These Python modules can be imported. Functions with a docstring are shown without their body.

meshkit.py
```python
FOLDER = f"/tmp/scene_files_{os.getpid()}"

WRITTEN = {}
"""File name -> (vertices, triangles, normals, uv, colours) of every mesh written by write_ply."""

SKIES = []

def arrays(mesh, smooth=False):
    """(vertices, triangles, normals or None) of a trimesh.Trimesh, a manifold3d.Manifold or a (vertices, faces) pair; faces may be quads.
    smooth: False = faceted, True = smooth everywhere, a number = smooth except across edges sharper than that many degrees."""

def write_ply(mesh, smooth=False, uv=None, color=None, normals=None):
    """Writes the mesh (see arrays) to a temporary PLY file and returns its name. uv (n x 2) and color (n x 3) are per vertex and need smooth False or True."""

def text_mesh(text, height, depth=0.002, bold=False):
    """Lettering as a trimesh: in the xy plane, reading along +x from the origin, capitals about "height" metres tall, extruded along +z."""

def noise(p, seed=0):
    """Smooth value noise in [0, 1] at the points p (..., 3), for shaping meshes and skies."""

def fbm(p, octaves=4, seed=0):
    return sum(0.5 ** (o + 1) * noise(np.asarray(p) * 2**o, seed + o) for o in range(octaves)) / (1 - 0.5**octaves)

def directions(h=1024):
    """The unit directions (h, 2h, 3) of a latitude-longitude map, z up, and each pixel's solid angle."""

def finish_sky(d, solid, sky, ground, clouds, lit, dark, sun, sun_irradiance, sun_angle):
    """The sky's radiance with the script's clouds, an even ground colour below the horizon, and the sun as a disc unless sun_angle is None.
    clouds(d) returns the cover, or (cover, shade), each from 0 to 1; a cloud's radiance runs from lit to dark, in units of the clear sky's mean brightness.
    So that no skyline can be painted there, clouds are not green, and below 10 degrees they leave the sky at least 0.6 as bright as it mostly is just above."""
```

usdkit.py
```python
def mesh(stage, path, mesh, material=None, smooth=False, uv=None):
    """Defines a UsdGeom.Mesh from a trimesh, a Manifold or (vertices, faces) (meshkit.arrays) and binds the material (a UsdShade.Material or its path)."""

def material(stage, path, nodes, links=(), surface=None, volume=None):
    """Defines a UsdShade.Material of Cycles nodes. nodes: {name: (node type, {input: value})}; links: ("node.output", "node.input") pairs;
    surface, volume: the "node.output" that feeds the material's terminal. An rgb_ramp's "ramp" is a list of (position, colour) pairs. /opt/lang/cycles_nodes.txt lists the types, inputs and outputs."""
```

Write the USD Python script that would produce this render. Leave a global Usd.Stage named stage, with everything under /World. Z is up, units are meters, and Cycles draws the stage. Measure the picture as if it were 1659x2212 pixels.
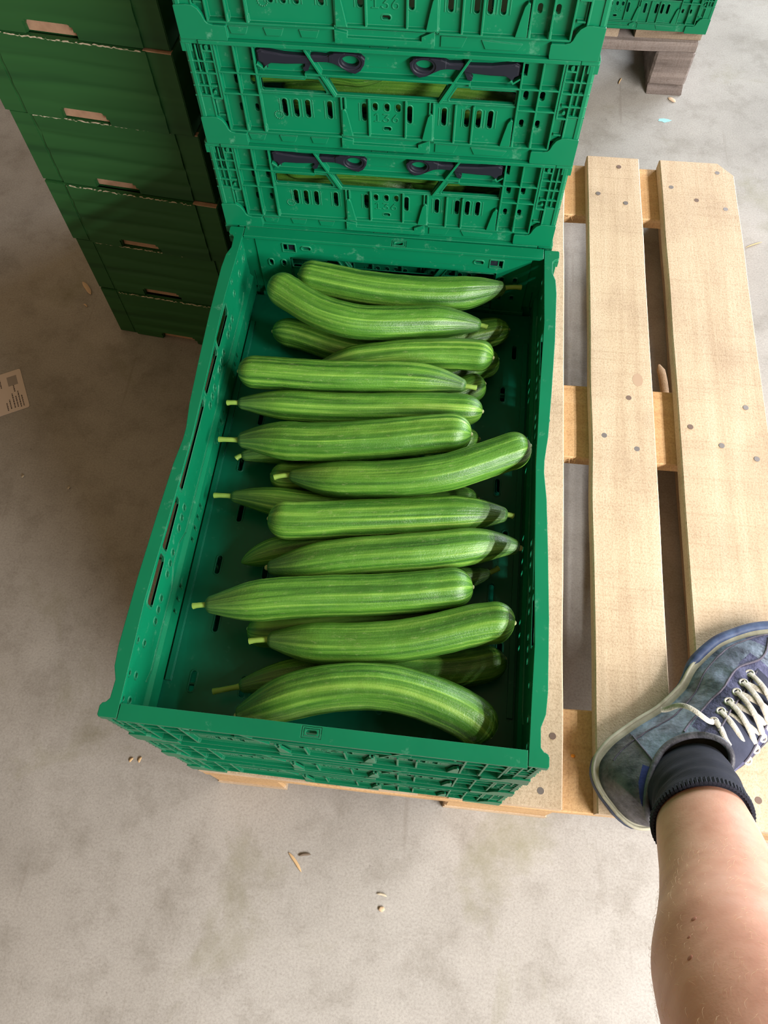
import math, random
import numpy as np, trimesh, usdkit, meshkit
from pxr import Usd, UsdGeom, UsdLux, UsdShade, Sdf, Gf, Vt
from shapely.geometry import Polygon, box as sbox, Point, LineString
from shapely.ops import unary_union
from shapely import affinity
import manifold3d as m3

stage = Usd.Stage.CreateInMemory()
UsdGeom.SetStageUpAxis(stage, 'Z'); UsdGeom.SetStageMetersPerUnit(stage, 1.0)
UsdGeom.Xform.Define(stage, '/World'); UsdGeom.Scope.Define(stage, '/World/Looks')
rng = np.random.default_rng(7)

# ---------------------------------------------------------------- camera
F_PX, CAM = 1652.57, np.array([0.26508, -0.10467, 1.18542])
YAW, PITCH, ROLL = -0.12556, 1.12017, -0.02385
_f = np.array([math.cos(PITCH)*math.sin(YAW), math.cos(PITCH)*math.cos(YAW), -math.sin(PITCH)])
_r = np.array([math.cos(YAW), -math.sin(YAW), 0.0]); _u = np.cross(_r, _f)
_r2 = math.cos(ROLL)*_r + math.sin(ROLL)*_u; _u2 = -math.sin(ROLL)*_r + math.cos(ROLL)*_u
cam = UsdGeom.Camera.Define(stage, '/World/camera')
cam.CreateHorizontalApertureAttr(36.0); cam.CreateVerticalApertureAttr(48.0)
cam.CreateFocalLengthAttr(F_PX/1659*36.0); cam.CreateClippingRangeAttr(Gf.Vec2f(0.02, 200))
cam.CreateExposureAttr(0.0)
_m = Gf.Matrix4d(*_r2, 0, *_u2, 0, *(-_f), 0, *CAM, 1)
UsdGeom.Xformable(cam).AddTransformOp().Set(_m)

# ---------------------------------------------------------------- light: two rows of tube lamps, a daylit doorway far right, dim hall light
def rect_light(name, pos, target, w, h, intensity, color, up=(0, 1, 0)):
    l = UsdLux.RectLight.Define(stage, '/World/' + name)
    l.CreateWidthAttr(w); l.CreateHeightAttr(h); l.CreateIntensityAttr(intensity); l.CreateColorAttr(Gf.Vec3f(*color))
    pos, target = np.array(pos, float), np.array(target, float)
    z = pos - target; z /= np.linalg.norm(z)
    y = np.array(up, float); y -= z*(y@z); y /= np.linalg.norm(y); x = np.cross(y, z)
    UsdGeom.Xformable(l).AddTransformOp().Set(Gf.Matrix4d(*x, 0, *y, 0, *z, 0, *pos, 1))
    return l
rect_light('lamp_row', (2.0, -1.05, 1.77), (0.4, -0.2, 0.3), 0.045, 2.6, 265, (1.0, 0.98, 0.95))
rect_light('lamp_row_001', (2.0, -1.05, 1.54), (0.4, -0.2, 0.3), 0.045, 2.6, 225, (1.0, 0.98, 0.95))
rect_light('daylight_doorway', (3.4, 3.6, 1.05), (0.9, 1.4, 0.0), 2.2, 1.9, 27, (0.86, 0.93, 1.0), up=(0, 0, 1))
dome = UsdLux.DomeLight.Define(stage, '/World/hall_light')
dome.CreateIntensityAttr(0.105); dome.CreateColorAttr(Gf.Vec3f(1.0, 0.69, 0.40))

# ---------------------------------------------------------------- helpers
_used = {}
def path_of(name, parent=None):
    base = parent.GetPath().pathString if parent is not None else '/World'
    k = (base, name); n = _used.get(k, 0); _used[k] = n + 1
    return f'{base}/{name}' + (f'_{n:03d}' if n else '')
def tag(o, label=None, cat=None, group=None, kind=None):
    o = o.GetPrim() if hasattr(o, 'GetPrim') else o
    for k, v in (('label', label), ('category', cat), ('group', group), ('kind', kind)):
        if v: o.SetCustomDataByKey(k, v)
    return o
def thing(name, label, cat, loc=(0, 0, 0), rotz=0.0, group=None):
    x = UsdGeom.Xform.Define(stage, path_of(name)); x.AddTranslateOp().Set(Gf.Vec3d(*map(float, loc))); x.AddRotateZOp().Set(float(rotz))
    return tag(x, label, cat, group)
def dup(root, label, loc, rotz=0.0, group=None):
    was = root.GetCustomData()
    r = thing(root.GetName(), label, was['category'], loc, rotz, group or was.get('group'))
    r.GetReferences().AddInternalReference(root.GetPath()); r.SetInstanceable(True)
    return r
def obj(name, mesh, mat, parent=None, smooth=False, kind=None, label=None, cat=None, group=None):
    p = path_of(name, parent)
    m = usdkit.mesh(stage, p, mesh, '/World/Looks/' + mat, smooth=smooth)
    return tag(m.GetPrim(), label, cat, group, kind)
cat_ = trimesh.util.concatenate
def bx(x0, y0, z0, x1, y1, z1):
    m = trimesh.creation.box([x1-x0, y1-y0, z1-z0]); m.apply_translation([(x0+x1)/2, (y0+y1)/2, (z0+z1)/2]); return m
def chbox(x0, y0, z0, x1, y1, z1, c=0.0015):
    pts = []
    for sx in (0, 1):
        for sy in (0, 1):
            for sz in (0, 1):
                X, Y, Z = (x0, x1)[sx], (y0, y1)[sy], (z0, z1)[sz]
                dx, dy, dz = (c, -c)[sx], (c, -c)[sy], (c, -c)[sz]
                pts += [(X, Y+dy, Z+dz), (X+dx, Y, Z+dz), (X+dx, Y+dy, Z)]
    return trimesh.convex.convex_hull(np.array(pts))
def ext(poly, d0, d1):
    out = []
    for g in getattr(poly, 'geoms', [poly]):
        if g.is_empty or g.area < 1e-9: continue
        e = trimesh.creation.extrude_polygon(g, d1-d0, engine='earcut'); e.apply_translation([0, 0, d0]); out.append(e)
    return cat_(out)
def tm(mesh, M):
    M = np.asarray(M, float); out = mesh.copy(); out.vertices = out.vertices @ M[:3, :3].T + M[:3, 3]
    if np.linalg.det(M[:3, :3]) < 0: out.faces = out.faces[:, ::-1]
    return out
def tube(P, R, sides=8, closed=False, flat=1.0, upv=None, cap=True):
    P = np.asarray(P, float); n = len(P); R = np.broadcast_to(R, (n,))
    t = (np.roll(P, -1, 0) - np.roll(P, 1, 0)) if closed else np.gradient(P, axis=0)
    t /= np.linalg.norm(t, axis=1, keepdims=True) + 1e-12
    ref = np.array(upv if upv is not None else [0, 0, 1.0]); a = np.cross(t, ref)
    bad = np.linalg.norm(a, axis=1) < .15
    if bad.any(): a[bad] = np.cross(t[bad], [1.0, 0.2, 0])
    a /= np.linalg.norm(a, axis=1, keepdims=True); b = np.cross(a, t)
    th = np.arange(sides)*2*np.pi/sides
    v = P[:, None] + R[:, None, None]*(np.cos(th)[None, :, None]*a[:, None] + flat*np.sin(th)[None, :, None]*b[:, None])
    m = n if closed else n-1; f = []
    for i in range(m):
        for j in range(sides):
            A, B = i*sides+j, i*sides+(j+1) % sides; C, D = ((i+1) % n)*sides+(j+1) % sides, ((i+1) % n)*sides+j
            f += [(A, B, C), (A, C, D)]
    v = v.reshape(-1, 3)
    if cap and not closed:
        k = len(v); v = np.vstack([v, P[:1], P[-1:]])
        for j in range(sides):
            f += [(k, (j+1) % sides, j), (k+1, (n-1)*sides+j, (n-1)*sides+(j+1) % sides)]
    tmx = trimesh.Trimesh(v, np.array(f), process=False)
    if tmx.volume < 0: tmx.invert()
    return tmx
def spline(P, n):
    from scipy.interpolate import CubicSpline
    P = np.asarray(P, float); s = np.r_[0, np.cumsum(np.linalg.norm(np.diff(P[:, :3], axis=0), axis=1))]
    return CubicSpline(s/s[-1], P)(np.linspace(0, 1, n))

# ---------------------------------------------------------------- materials
def mat(name, nodes, links, surface='p.BSDF'):
    return usdkit.material(stage, '/World/Looks/' + name, nodes, links, surface=surface)
def lin(r, g, b):
    f = lambda c: c/12.92 if c <= .04045 else ((c+.055)/1.055)**2.4
    return (f(r/255), f(g/255), f(b/255))
def plain(name, col, rough=.5, **kw):
    return mat(name, {'p': ('principled_bsdf', {'base_color': col, 'roughness': rough, **kw})}, [])

# moulded plastic: colour varies a little, whitish scuffs, rounded-edge normals
def plastic(name, col, scuffcol, rough=.36, scuff=.62):
    mat(name, {
        'tc': ('texture_coordinate', {}), 'n1': ('noise_texture', {'scale': 9.0, 'detail': 3.0}),
        'n2': ('noise_texture', {'scale': 55.0, 'detail': 6.0, 'roughness': .7}),
        'mp': ('mapping', {'scale': (1.0, 6.0, 1.0), 'rotation': (0, 0, .6)}), 'n3': ('noise_texture', {'scale': 140.0, 'detail': 2.0}),
        'm1': ('math', {'math_type': 'multiply'}), 'r1': ('rgb_ramp', {'ramp': [(0.0, tuple(c*.78 for c in col)), (1.0, tuple(min(1, c*1.18) for c in col))]}),
        'r2': ('rgb_ramp', {'ramp': [(scuff, (0, 0, 0)), (min(.99, scuff+.16), (1, 1, 1))]}), 'rw': ('rgb_to_bw', {}),
        'k': ('math', {'math_type': 'multiply', 'value2': .35}), 'mx': ('mix_color', {'b': scuffcol}),
        'bv': ('bevel', {'radius': .0009, 'samples': 4}), 'bp': ('bump', {'strength': .10, 'distance': .0006}),
        'gm': ('geometry', {}), 'dt': ('vector_math', {'math_type': 'dot_product'}), 'em': ('map_range', {'from_min': .985, 'from_max': .80, 'to_min': 0.0, 'to_max': .34, 'clamp': True}), 'en': ('math', {'math_type': 'multiply'}), 'ad': ('math', {'math_type': 'maximum'}),
        'rg': ('map_range', {'to_min': rough-.07, 'to_max': rough+.14}),
        'p': ('principled_bsdf', {'specular_ior_level': .28})},
        [('tc.object', 'n1.vector'), ('tc.object', 'n2.vector'), ('tc.object', 'mp.vector'), ('mp.vector', 'n3.vector'), ('n2.fac', 'm1.value1'), ('n3.fac', 'm1.value2'),
         ('n1.fac', 'r1.fac'), ('n2.fac', 'r2.fac'), ('r2.color', 'rw.color'), ('rw.val', 'k.value1'), ('bv.bevel', 'dt.vector1'), ('gm.normal', 'dt.vector2'), ('dt.value', 'em.value'), ('em.result', 'en.value1'), ('n2.fac', 'en.value2'), ('k.value', 'ad.value1'), ('en.value', 'ad.value2'), ('ad.value', 'mx.fac'), ('r1.color', 'mx.a'), ('mx.result', 'p.base_color'),
         ('n2.fac', 'rg.value'), ('rg.result', 'p.roughness'), ('n2.fac', 'bp.height'), ('bv.bevel', 'bp.normal'), ('bp.normal', 'p.normal')])
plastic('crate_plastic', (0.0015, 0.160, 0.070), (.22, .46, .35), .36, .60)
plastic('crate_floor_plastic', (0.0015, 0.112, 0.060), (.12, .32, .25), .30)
plastic('lever_plastic', (0.012, 0.013, 0.022), (.10, .10, .13), .38, .7)

def wood(name, a, b, c, axis=1, rough=.62, dark=0.0):
    s = {0: (1.2, 26.0, 26.0), 1: (26.0, 1.2, 26.0)}[axis]; s2 = {0: (260.0, 6.0, 30.0), 1: (6.0, 260.0, 30.0)}[axis]
    mat(name, {
        'tc': ('texture_coordinate', {}), 'oi': ('object_info', {}), 'ov': ('vector_math', {'math_type': 'scale', 'scale': 11.0}), 'cx': ('combine_xyz', {}),
        'av': ('vector_math', {'math_type': 'add'}),
        'mp': ('mapping', {'scale': s}), 'g': ('noise_texture', {'scale': 1.6, 'detail': 6.0, 'roughness': .62, 'distortion': .5}),
        'mp2': ('mapping', {'scale': s2}), 'saw': ('noise_texture', {'scale': 1.0, 'detail': 2.0}),
        'big': ('noise_texture', {'scale': 7.0, 'detail': 4.0, 'roughness': .6}),
        'r': ('rgb_ramp', {'ramp': [(.22, a), (.5, b), (.78, c)]}),
        'rb': ('rgb_ramp', {'ramp': [(.30, (.74, .71, .70)), (.55, (1, 1, 1))]}), 'mu': ('mix_color', {'blend_type': 'multiply', 'fac': .75}),
        'rs': ('rgb_ramp', {'ramp': [(.30, (.72, .68, .62)), (.46, (1, 1, 1))]}), 'mu2': ('mix_color', {'blend_type': 'multiply', 'fac': .30}),
        'fz': ('noise_texture', {'scale': 330.0, 'detail': 3.0, 'roughness': .7}), 'rf': ('rgb_ramp', {'ramp': [(.32, (.66, .60, .54)), (.52, (1, 1, 1)), (.70, (1.12, 1.12, 1.12))]}), 'mu3': ('mix_color', {'blend_type': 'multiply', 'fac': .6}), 'sm': ('math', {'math_type': 'add'}), 'bp': ('bump', {'strength': .5, 'distance': .0011}), 'p': ('principled_bsdf', {'roughness': rough, 'specular_ior_level': .3})},
        [('oi.random', 'cx.x'), ('oi.random', 'cx.z'), ('cx.vector', 'ov.vector1'), ('tc.object', 'av.vector1'), ('ov.vector', 'av.vector2'),
         ('av.vector', 'mp.vector'), ('mp.vector', 'g.vector'), ('av.vector', 'mp2.vector'), ('mp2.vector', 'saw.vector'), ('av.vector', 'big.vector'),
         ('g.fac', 'r.fac'), ('big.fac', 'rb.fac'), ('r.color', 'mu.a'), ('rb.color', 'mu.b'), ('saw.fac', 'rs.fac'), ('mu.result', 'mu2.a'), ('rs.color', 'mu2.b'), ('av.vector', 'fz.vector'), ('fz.fac', 'rf.fac'), ('mu2.result', 'mu3.a'), ('rf.color', 'mu3.b'), ('mu3.result', 'p.base_color'),
         ('g.fac', 'sm.value1'), ('fz.fac', 'sm.value2'), ('sm.value', 'bp.height'), ('bp.normal', 'p.normal')])
wood('board_wood', (.49, .352, .228), (.585, .44, .298), (.65, .51, .365), 1)
wood('cross_wood', (.48, .285, .135), (.59, .37, .18), (.66, .44, .24), 0)
wood('old_wood', (.10, .078, .07), (.22, .18, .165), (.36, .30, .275), 0, .8)
wood('old_wood_split', (.16, .115, .08), (.34, .26, .19), (.50, .40, .30), 0, .8)
plain('nail_steel', (.34, .31, .30), .42, metallic=.8)
plain('nail_rust', (.16, .10, .075), .7)
plain('knot_wood', (.44, .29, .19), .7)
plain('splinter_wood', (.62, .42, .22), .7)
plain('chip_wood', (.62, .45, .30), .75)

# concrete floor
mat('concrete', {
    'g': ('geometry', {}),
    'n1': ('noise_texture', {'scale': 2.3, 'detail': 5.0, 'roughness': .6}), 'n2': ('noise_texture', {'scale': 13.0, 'detail': 7.0, 'roughness': .68}),
    'n3': ('noise_texture', {'scale': 310.0, 'detail': 4.0, 'roughness': .8}), 'n4': ('noise_texture', {'scale': 3.6, 'detail': 8.0, 'roughness': .66, 'distortion': .4}),
    'n5': ('noise_texture', {'scale': 85.0, 'detail': 2.0}), 'mps': ('mapping', {'scale': (22.0, 1.3, 1.0), 'rotation': (0, 0, .5)}), 'n6': ('noise_texture', {'scale': 2.2, 'detail': 3.0}),
    'r1': ('rgb_ramp', {'ramp': [(.30, (.262, .244, .222)), (.50, (.345, .325, .300)), (.72, (.415, .395, .372))]}),
    'r2': ('rgb_ramp', {'ramp': [(.28, (.66, .64, .60)), (.50, (1, 1, 1)), (.75, (1.12, 1.12, 1.12))]}), 'x2': ('mix_color', {'blend_type': 'multiply', 'fac': .8, 'use_clamp': False}),
    'r3': ('rgb_ramp', {'ramp': [(.30, (.62, .60, .57)), (.48, (.97, .97, .97)), (.70, (1.28, 1.28, 1.28))]}), 'x3': ('mix_color', {'blend_type': 'multiply', 'fac': .6, 'use_clamp': False}),
    'r4': ('rgb_ramp', {'ramp': [(.57, (0, 0, 0)), (.74, (1, 1, 1))]}), 'b4': ('rgb_to_bw', {}), 'k4': ('math', {'math_type': 'multiply', 'value2': .75}), 'x4': ('mix_color', {'b': (.205, .195, .115)}),
    'r5': ('rgb_ramp', {'ramp': [(.74, (0, 0, 0)), (.80, (1, 1, 1))]}), 'b5': ('rgb_to_bw', {}), 'k5': ('math', {'math_type': 'multiply', 'value2': .55}), 'x5': ('mix_color', {'b': (.085, .07, .055)}),
    'r6': ('rgb_ramp', {'ramp': [(.68, (0, 0, 0)), (.74, (1, 1, 1))]}), 'b6': ('rgb_to_bw', {}), 'k6': ('math', {'math_type': 'multiply', 'value2': .28}), 'x6': ('mix_color', {'b': (.20, .17, .14)}),
    'sm': ('math', {'math_type': 'multiply_add', 'value2': .6}), 'bp': ('bump', {'strength': .22, 'distance': .0010}),
    'p': ('principled_bsdf', {'roughness': .62, 'specular_ior_level': .35})},
    [(f'g.position', f'n{i}.vector') for i in (1, 2, 3, 4, 5)] + [('g.position', 'mps.vector'), ('mps.vector', 'n6.vector'),
     ('n1.fac', 'r1.fac'), ('n2.fac', 'r2.fac'), ('r1.color', 'x2.a'), ('r2.color', 'x2.b'), ('n3.fac', 'r3.fac'), ('x2.result', 'x3.a'), ('r3.color', 'x3.b'),
     ('n4.fac', 'r4.fac'), ('r4.color', 'b4.color'), ('b4.val', 'k4.value1'), ('k4.value', 'x4.fac'), ('x3.result', 'x4.a'),
     ('n5.fac', 'r5.fac'), ('r5.color', 'b5.color'), ('b5.val', 'k5.value1'), ('k5.value', 'x5.fac'), ('x4.result', 'x5.a'),
     ('n6.fac', 'r6.fac'), ('r6.color', 'b6.color'), ('b6.val', 'k6.value1'), ('k6.value', 'x6.fac'), ('x5.result', 'x6.a'), ('x6.result', 'p.base_color'),
     ('n3.fac', 'sm.value1'), ('n2.fac', 'sm.value3'), ('sm.value', 'bp.height'), ('bp.normal', 'p.normal')])
plain('hall_wall', (.55, .54, .50), .8)
plain('stain_dark', (.17, .13, .095), .8)
plain('stain_green', (.25, .26, .19), .8)

# printed green cardboard, raw cardboard
mat('carton_green', {
    'tc': ('texture_coordinate', {}), 'mp': ('mapping', {'scale': (2.2, 2.2, 26.0)}), 'n': ('noise_texture', {'scale': 1.0, 'detail': 2.0, 'distortion': .3}),
    'n2': ('noise_texture', {'scale': 160.0, 'detail': 3.0}), 'n3': ('noise_texture', {'scale': 6.0, 'detail': 3.0}),
    'r': ('rgb_ramp', {'ramp': [(.30, (.010, .062, .018)), (.48, (.020, .102, .027)), (.75, (.027, .122, .032))]}),
    'bp': ('bump', {'strength': .45, 'distance': .007}), 'p': ('principled_bsdf', {'roughness': .55, 'specular_ior_level': .35})},
    [('tc.object', 'mp.vector'), ('mp.vector', 'n.vector'), ('tc.object', 'n2.vector'), ('tc.object', 'n3.vector'), ('n.fac', 'r.fac'), ('r.color', 'p.base_color'), ('n.fac', 'bp.height'), ('bp.normal', 'p.normal')])
mat('carton_kraft', {'tc': ('texture_coordinate', {}), 'n': ('noise_texture', {'scale': 90.0, 'detail': 4.0}),
    'r': ('rgb_ramp', {'ramp': [(.3, (.40, .235, .15)), (.7, (.52, .32, .21))]}), 'p': ('principled_bsdf', {'roughness': .8})},
    [('tc.object', 'n.vector'), ('n.fac', 'r.fac'), ('r.color', 'p.base_color')])
plain('torn_paper', (.55, .48, .36), .9)

# cucumber skin: ribs of colour run along the fruit (primvar "skin" = cos, sin, metres along)
mat('cucumber_skin', {
    'a': ('attribute', {'attribute': 'skin'}), 'oi': ('object_info', {}), 'cx': ('combine_xyz', {}), 'of': ('vector_math', {'math_type': 'scale', 'scale': 17.0}), 'ad': ('vector_math', {'math_type': 'add'}),
    'mp': ('mapping', {'scale': (3.3, 3.3, 3.2)}), 'st': ('noise_texture', {'scale': 1.25, 'detail': 3.5, 'roughness': .55, 'distortion': .25}),
    'mp2': ('mapping', {'scale': (1.0, 1.0, 9.0)}), 'bl': ('noise_texture', {'scale': 1.2, 'detail': 4.0}),
    'mp3': ('mapping', {'scale': (11.0, 11.0, 500.0)}), 'sp': ('noise_texture', {'scale': 1.0, 'detail': 3.0, 'roughness': .7}),
    'mp4': ('mapping', {'scale': (9.0, 9.0, 130.0)}), 'sc': ('noise_texture', {'scale': .9, 'detail': 6.0, 'roughness': .75}),
    'r': ('rgb_ramp', {'ramp': [(.28, (.024, .088, .012)), (.42, (.050, .165, .018)), (.54, (.095, .250, .028)), (.66, (.200, .390, .055)), (.78, (.32, .49, .10))]}),
    'rb': ('rgb_ramp', {'ramp': [(.25, (.60, .66, .60)), (.60, (1.0, 1.0, 1.0)), (.8, (1.12, 1.1, 1.0))]}), 'mu': ('mix_color', {'blend_type': 'multiply', 'fac': .85}),
    'rs': ('rgb_ramp', {'ramp': [(.56, (0, 0, 0)), (.72, (1, 1, 1))]}), 'bs': ('rgb_to_bw', {}), 'ks': ('math', {'math_type': 'multiply', 'value2': .28}), 'xs': ('mix_color', {'b': (.46, .52, .23)}),
    'rz': ('attribute', {'attribute': 'tip'}), 'xt': ('mix_color', {'b': (.035, .085, .032)}), 'kt': ('math', {'math_type': 'multiply', 'value2': .65}),
    'su': ('math', {'math_type': 'multiply_add', 'value2': .35}), 'bp': ('bump', {'strength': .62, 'distance': .0018}),
    'p': ('principled_bsdf', {'roughness': .36, 'specular_ior_level': .5, 'subsurface_weight': .06, 'subsurface_scale': .004, 'subsurface_radius': (.5, 1.0, .2)})},
    [('oi.random', 'cx.x'), ('oi.random', 'cx.y'), ('oi.random', 'cx.z'), ('cx.vector', 'of.vector1'), ('a.vector', 'ad.vector1'), ('of.vector', 'ad.vector2'),
     ('ad.vector', 'mp.vector'), ('mp.vector', 'st.vector'), ('ad.vector', 'mp2.vector'), ('mp2.vector', 'bl.vector'), ('ad.vector', 'mp3.vector'), ('mp3.vector', 'sp.vector'), ('ad.vector', 'mp4.vector'), ('mp4.vector', 'sc.vector'),
     ('st.fac', 'r.fac'), ('bl.fac', 'rb.fac'), ('r.color', 'mu.a'), ('rb.color', 'mu.b'), ('sc.fac', 'rs.fac'), ('rs.color', 'bs.color'), ('bs.val', 'ks.value1'), ('ks.value', 'xs.fac'), ('mu.result', 'xs.a'),
     ('rz.fac', 'kt.value1'), ('kt.value', 'xt.fac'), ('xs.result', 'xt.a'), ('xt.result', 'p.base_color'),
     ('sp.fac', 'su.value1'), ('st.fac', 'su.value3'), ('su.value', 'bp.height'), ('bp.normal', 'p.normal')])
plain('cucumber_stem_green', (.22, .36, .06), .5)
plain('cucumber_scar', (.33, .36, .16), .6)

# person
mat('skin', {
    'g': ('texture_coordinate', {}), 'n': ('noise_texture', {'scale': 14.0, 'detail': 4.0, 'roughness': .6}), 'n2': ('noise_texture', {'scale': 420.0, 'detail': 2.0}), 'v': ('noise_texture', {'scale': 45.0, 'detail': 3.0}),
    'r': ('rgb_ramp', {'ramp': [(.30, (.55, .265, .180)), (.52, (.64, .335, .235)), (.72, (.70, .395, .295))]}),
    'rv': ('rgb_ramp', {'ramp': [(.35, (.90, .84, .82)), (.6, (1, 1, 1))]}), 'mu': ('mix_color', {'blend_type': 'multiply', 'fac': .7}),
    'bp': ('bump', {'strength': .22, 'distance': .0007}), 'p': ('principled_bsdf', {'roughness': .5, 'specular_ior_level': .4, 'subsurface_weight': .18, 'subsurface_scale': .006, 'subsurface_radius': (1.0, .35, .2)})},
    [('g.object', 'n.vector'), ('g.object', 'n2.vector'), ('g.object', 'v.vector'), ('n.fac', 'r.fac'), ('v.fac', 'rv.fac'), ('r.color', 'mu.a'), ('rv.color', 'mu.b'), ('mu.result', 'p.base_color'), ('n2.fac', 'bp.height'), ('bp.normal', 'p.normal')])
plain('blemish', (.40, .15, .10), .5)
plain('hair_blond', (.80, .58, .34), .4)
def cloth(name, c0, c1, scale=(300., 300., 60.), rough=.85, bump=.0012, strength=.5, big=18.0):
    mat(name, {'g': ('texture_coordinate', {}), 'mp': ('mapping', {'scale': scale}), 'n': ('noise_texture', {'scale': 1.0, 'detail': 3.0}), 'b': ('noise_texture', {'scale': big, 'detail': 5.0, 'roughness': .6}),
        'r': ('rgb_ramp', {'ramp': [(.32, c0), (.68, c1)]}), 'ad': ('math', {'math_type': 'add'}), 'bp': ('bump', {'strength': strength, 'distance': bump}), 'p': ('principled_bsdf', {'roughness': rough, 'specular_ior_level': .35})},
        [('g.object', 'mp.vector'), ('mp.vector', 'n.vector'), ('g.object', 'b.vector'), ('b.fac', 'r.fac'), ('r.color', 'p.base_color'), ('n.fac', 'ad.value1'), ('b.fac', 'ad.value2'), ('ad.value', 'bp.height'), ('bp.normal', 'p.normal')])
cloth('sock_knit', (.005, .006, .012), (.014, .016, .030), (90., 90., 420.))
cloth('shorts_cloth', (.16, .20, .28), (.24, .29, .38))
cloth('shoe_leather_teal', (.048, .056, .082), (.26, .32, .42), (170., 170., 170.), .42, .0016, .55, 40.)
cloth('shoe_leather_grey', (.035, .034, .044), (.15, .145, .165), (190., 190., 190.), .45, .0014, .6, 55.)
cloth('shoe_suede_purple', (.038, .040, .090), (.14, .14, .25), (240., 240., 240.), .75, .0013, .7, 60.)
cloth('shoe_suede_blue', (.012, .018, .10), (.035, .05, .20), (200., 200., 200.), .85, .001, .4, 40.)
cloth('shoe_tongue', (.020, .022, .045), (.05, .055, .09), (150., 150., 150.), .8)
cloth('sole_cream', (.28, .26, .18), (.48, .46, .36), (80., 80., 80.), .6, .0006, .3, 34.)
cloth('sole_blue', (.018, .030, .085), (.085, .125, .23), (80., 80., 80.), .55, .0006, .3, 34.)
cloth('seam_thread', (.05, .045, .06), (.16, .14, .19), (600., 600., 600.), .7)
cloth('lace_cord', (.36, .32, .26), (.68, .63, .55), (500., 500., 500.), .85, .0009, .7, 90.)
plain('eyelet_metal', (.62, .58, .50), .45, metallic=.5)
plain('label_paper', (.62, .52, .46), .7); plain('label_ink', (.10, .08, .075), .7); plain('label_grey', (.30, .26, .235), .7)
plain('blue_paint', (.30, .62, .68), .6); plain('orange_peel', (.85, .30, .02), .5)

# ================================================================ floor
obj('floor', bx(-6, -5, -.05, 7, 9, 0), 'concrete', kind='structure')

obj('wall_back', bx(-6, 8.9, 0, 7, 9, 4.5), 'hall_wall', kind='structure')

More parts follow.
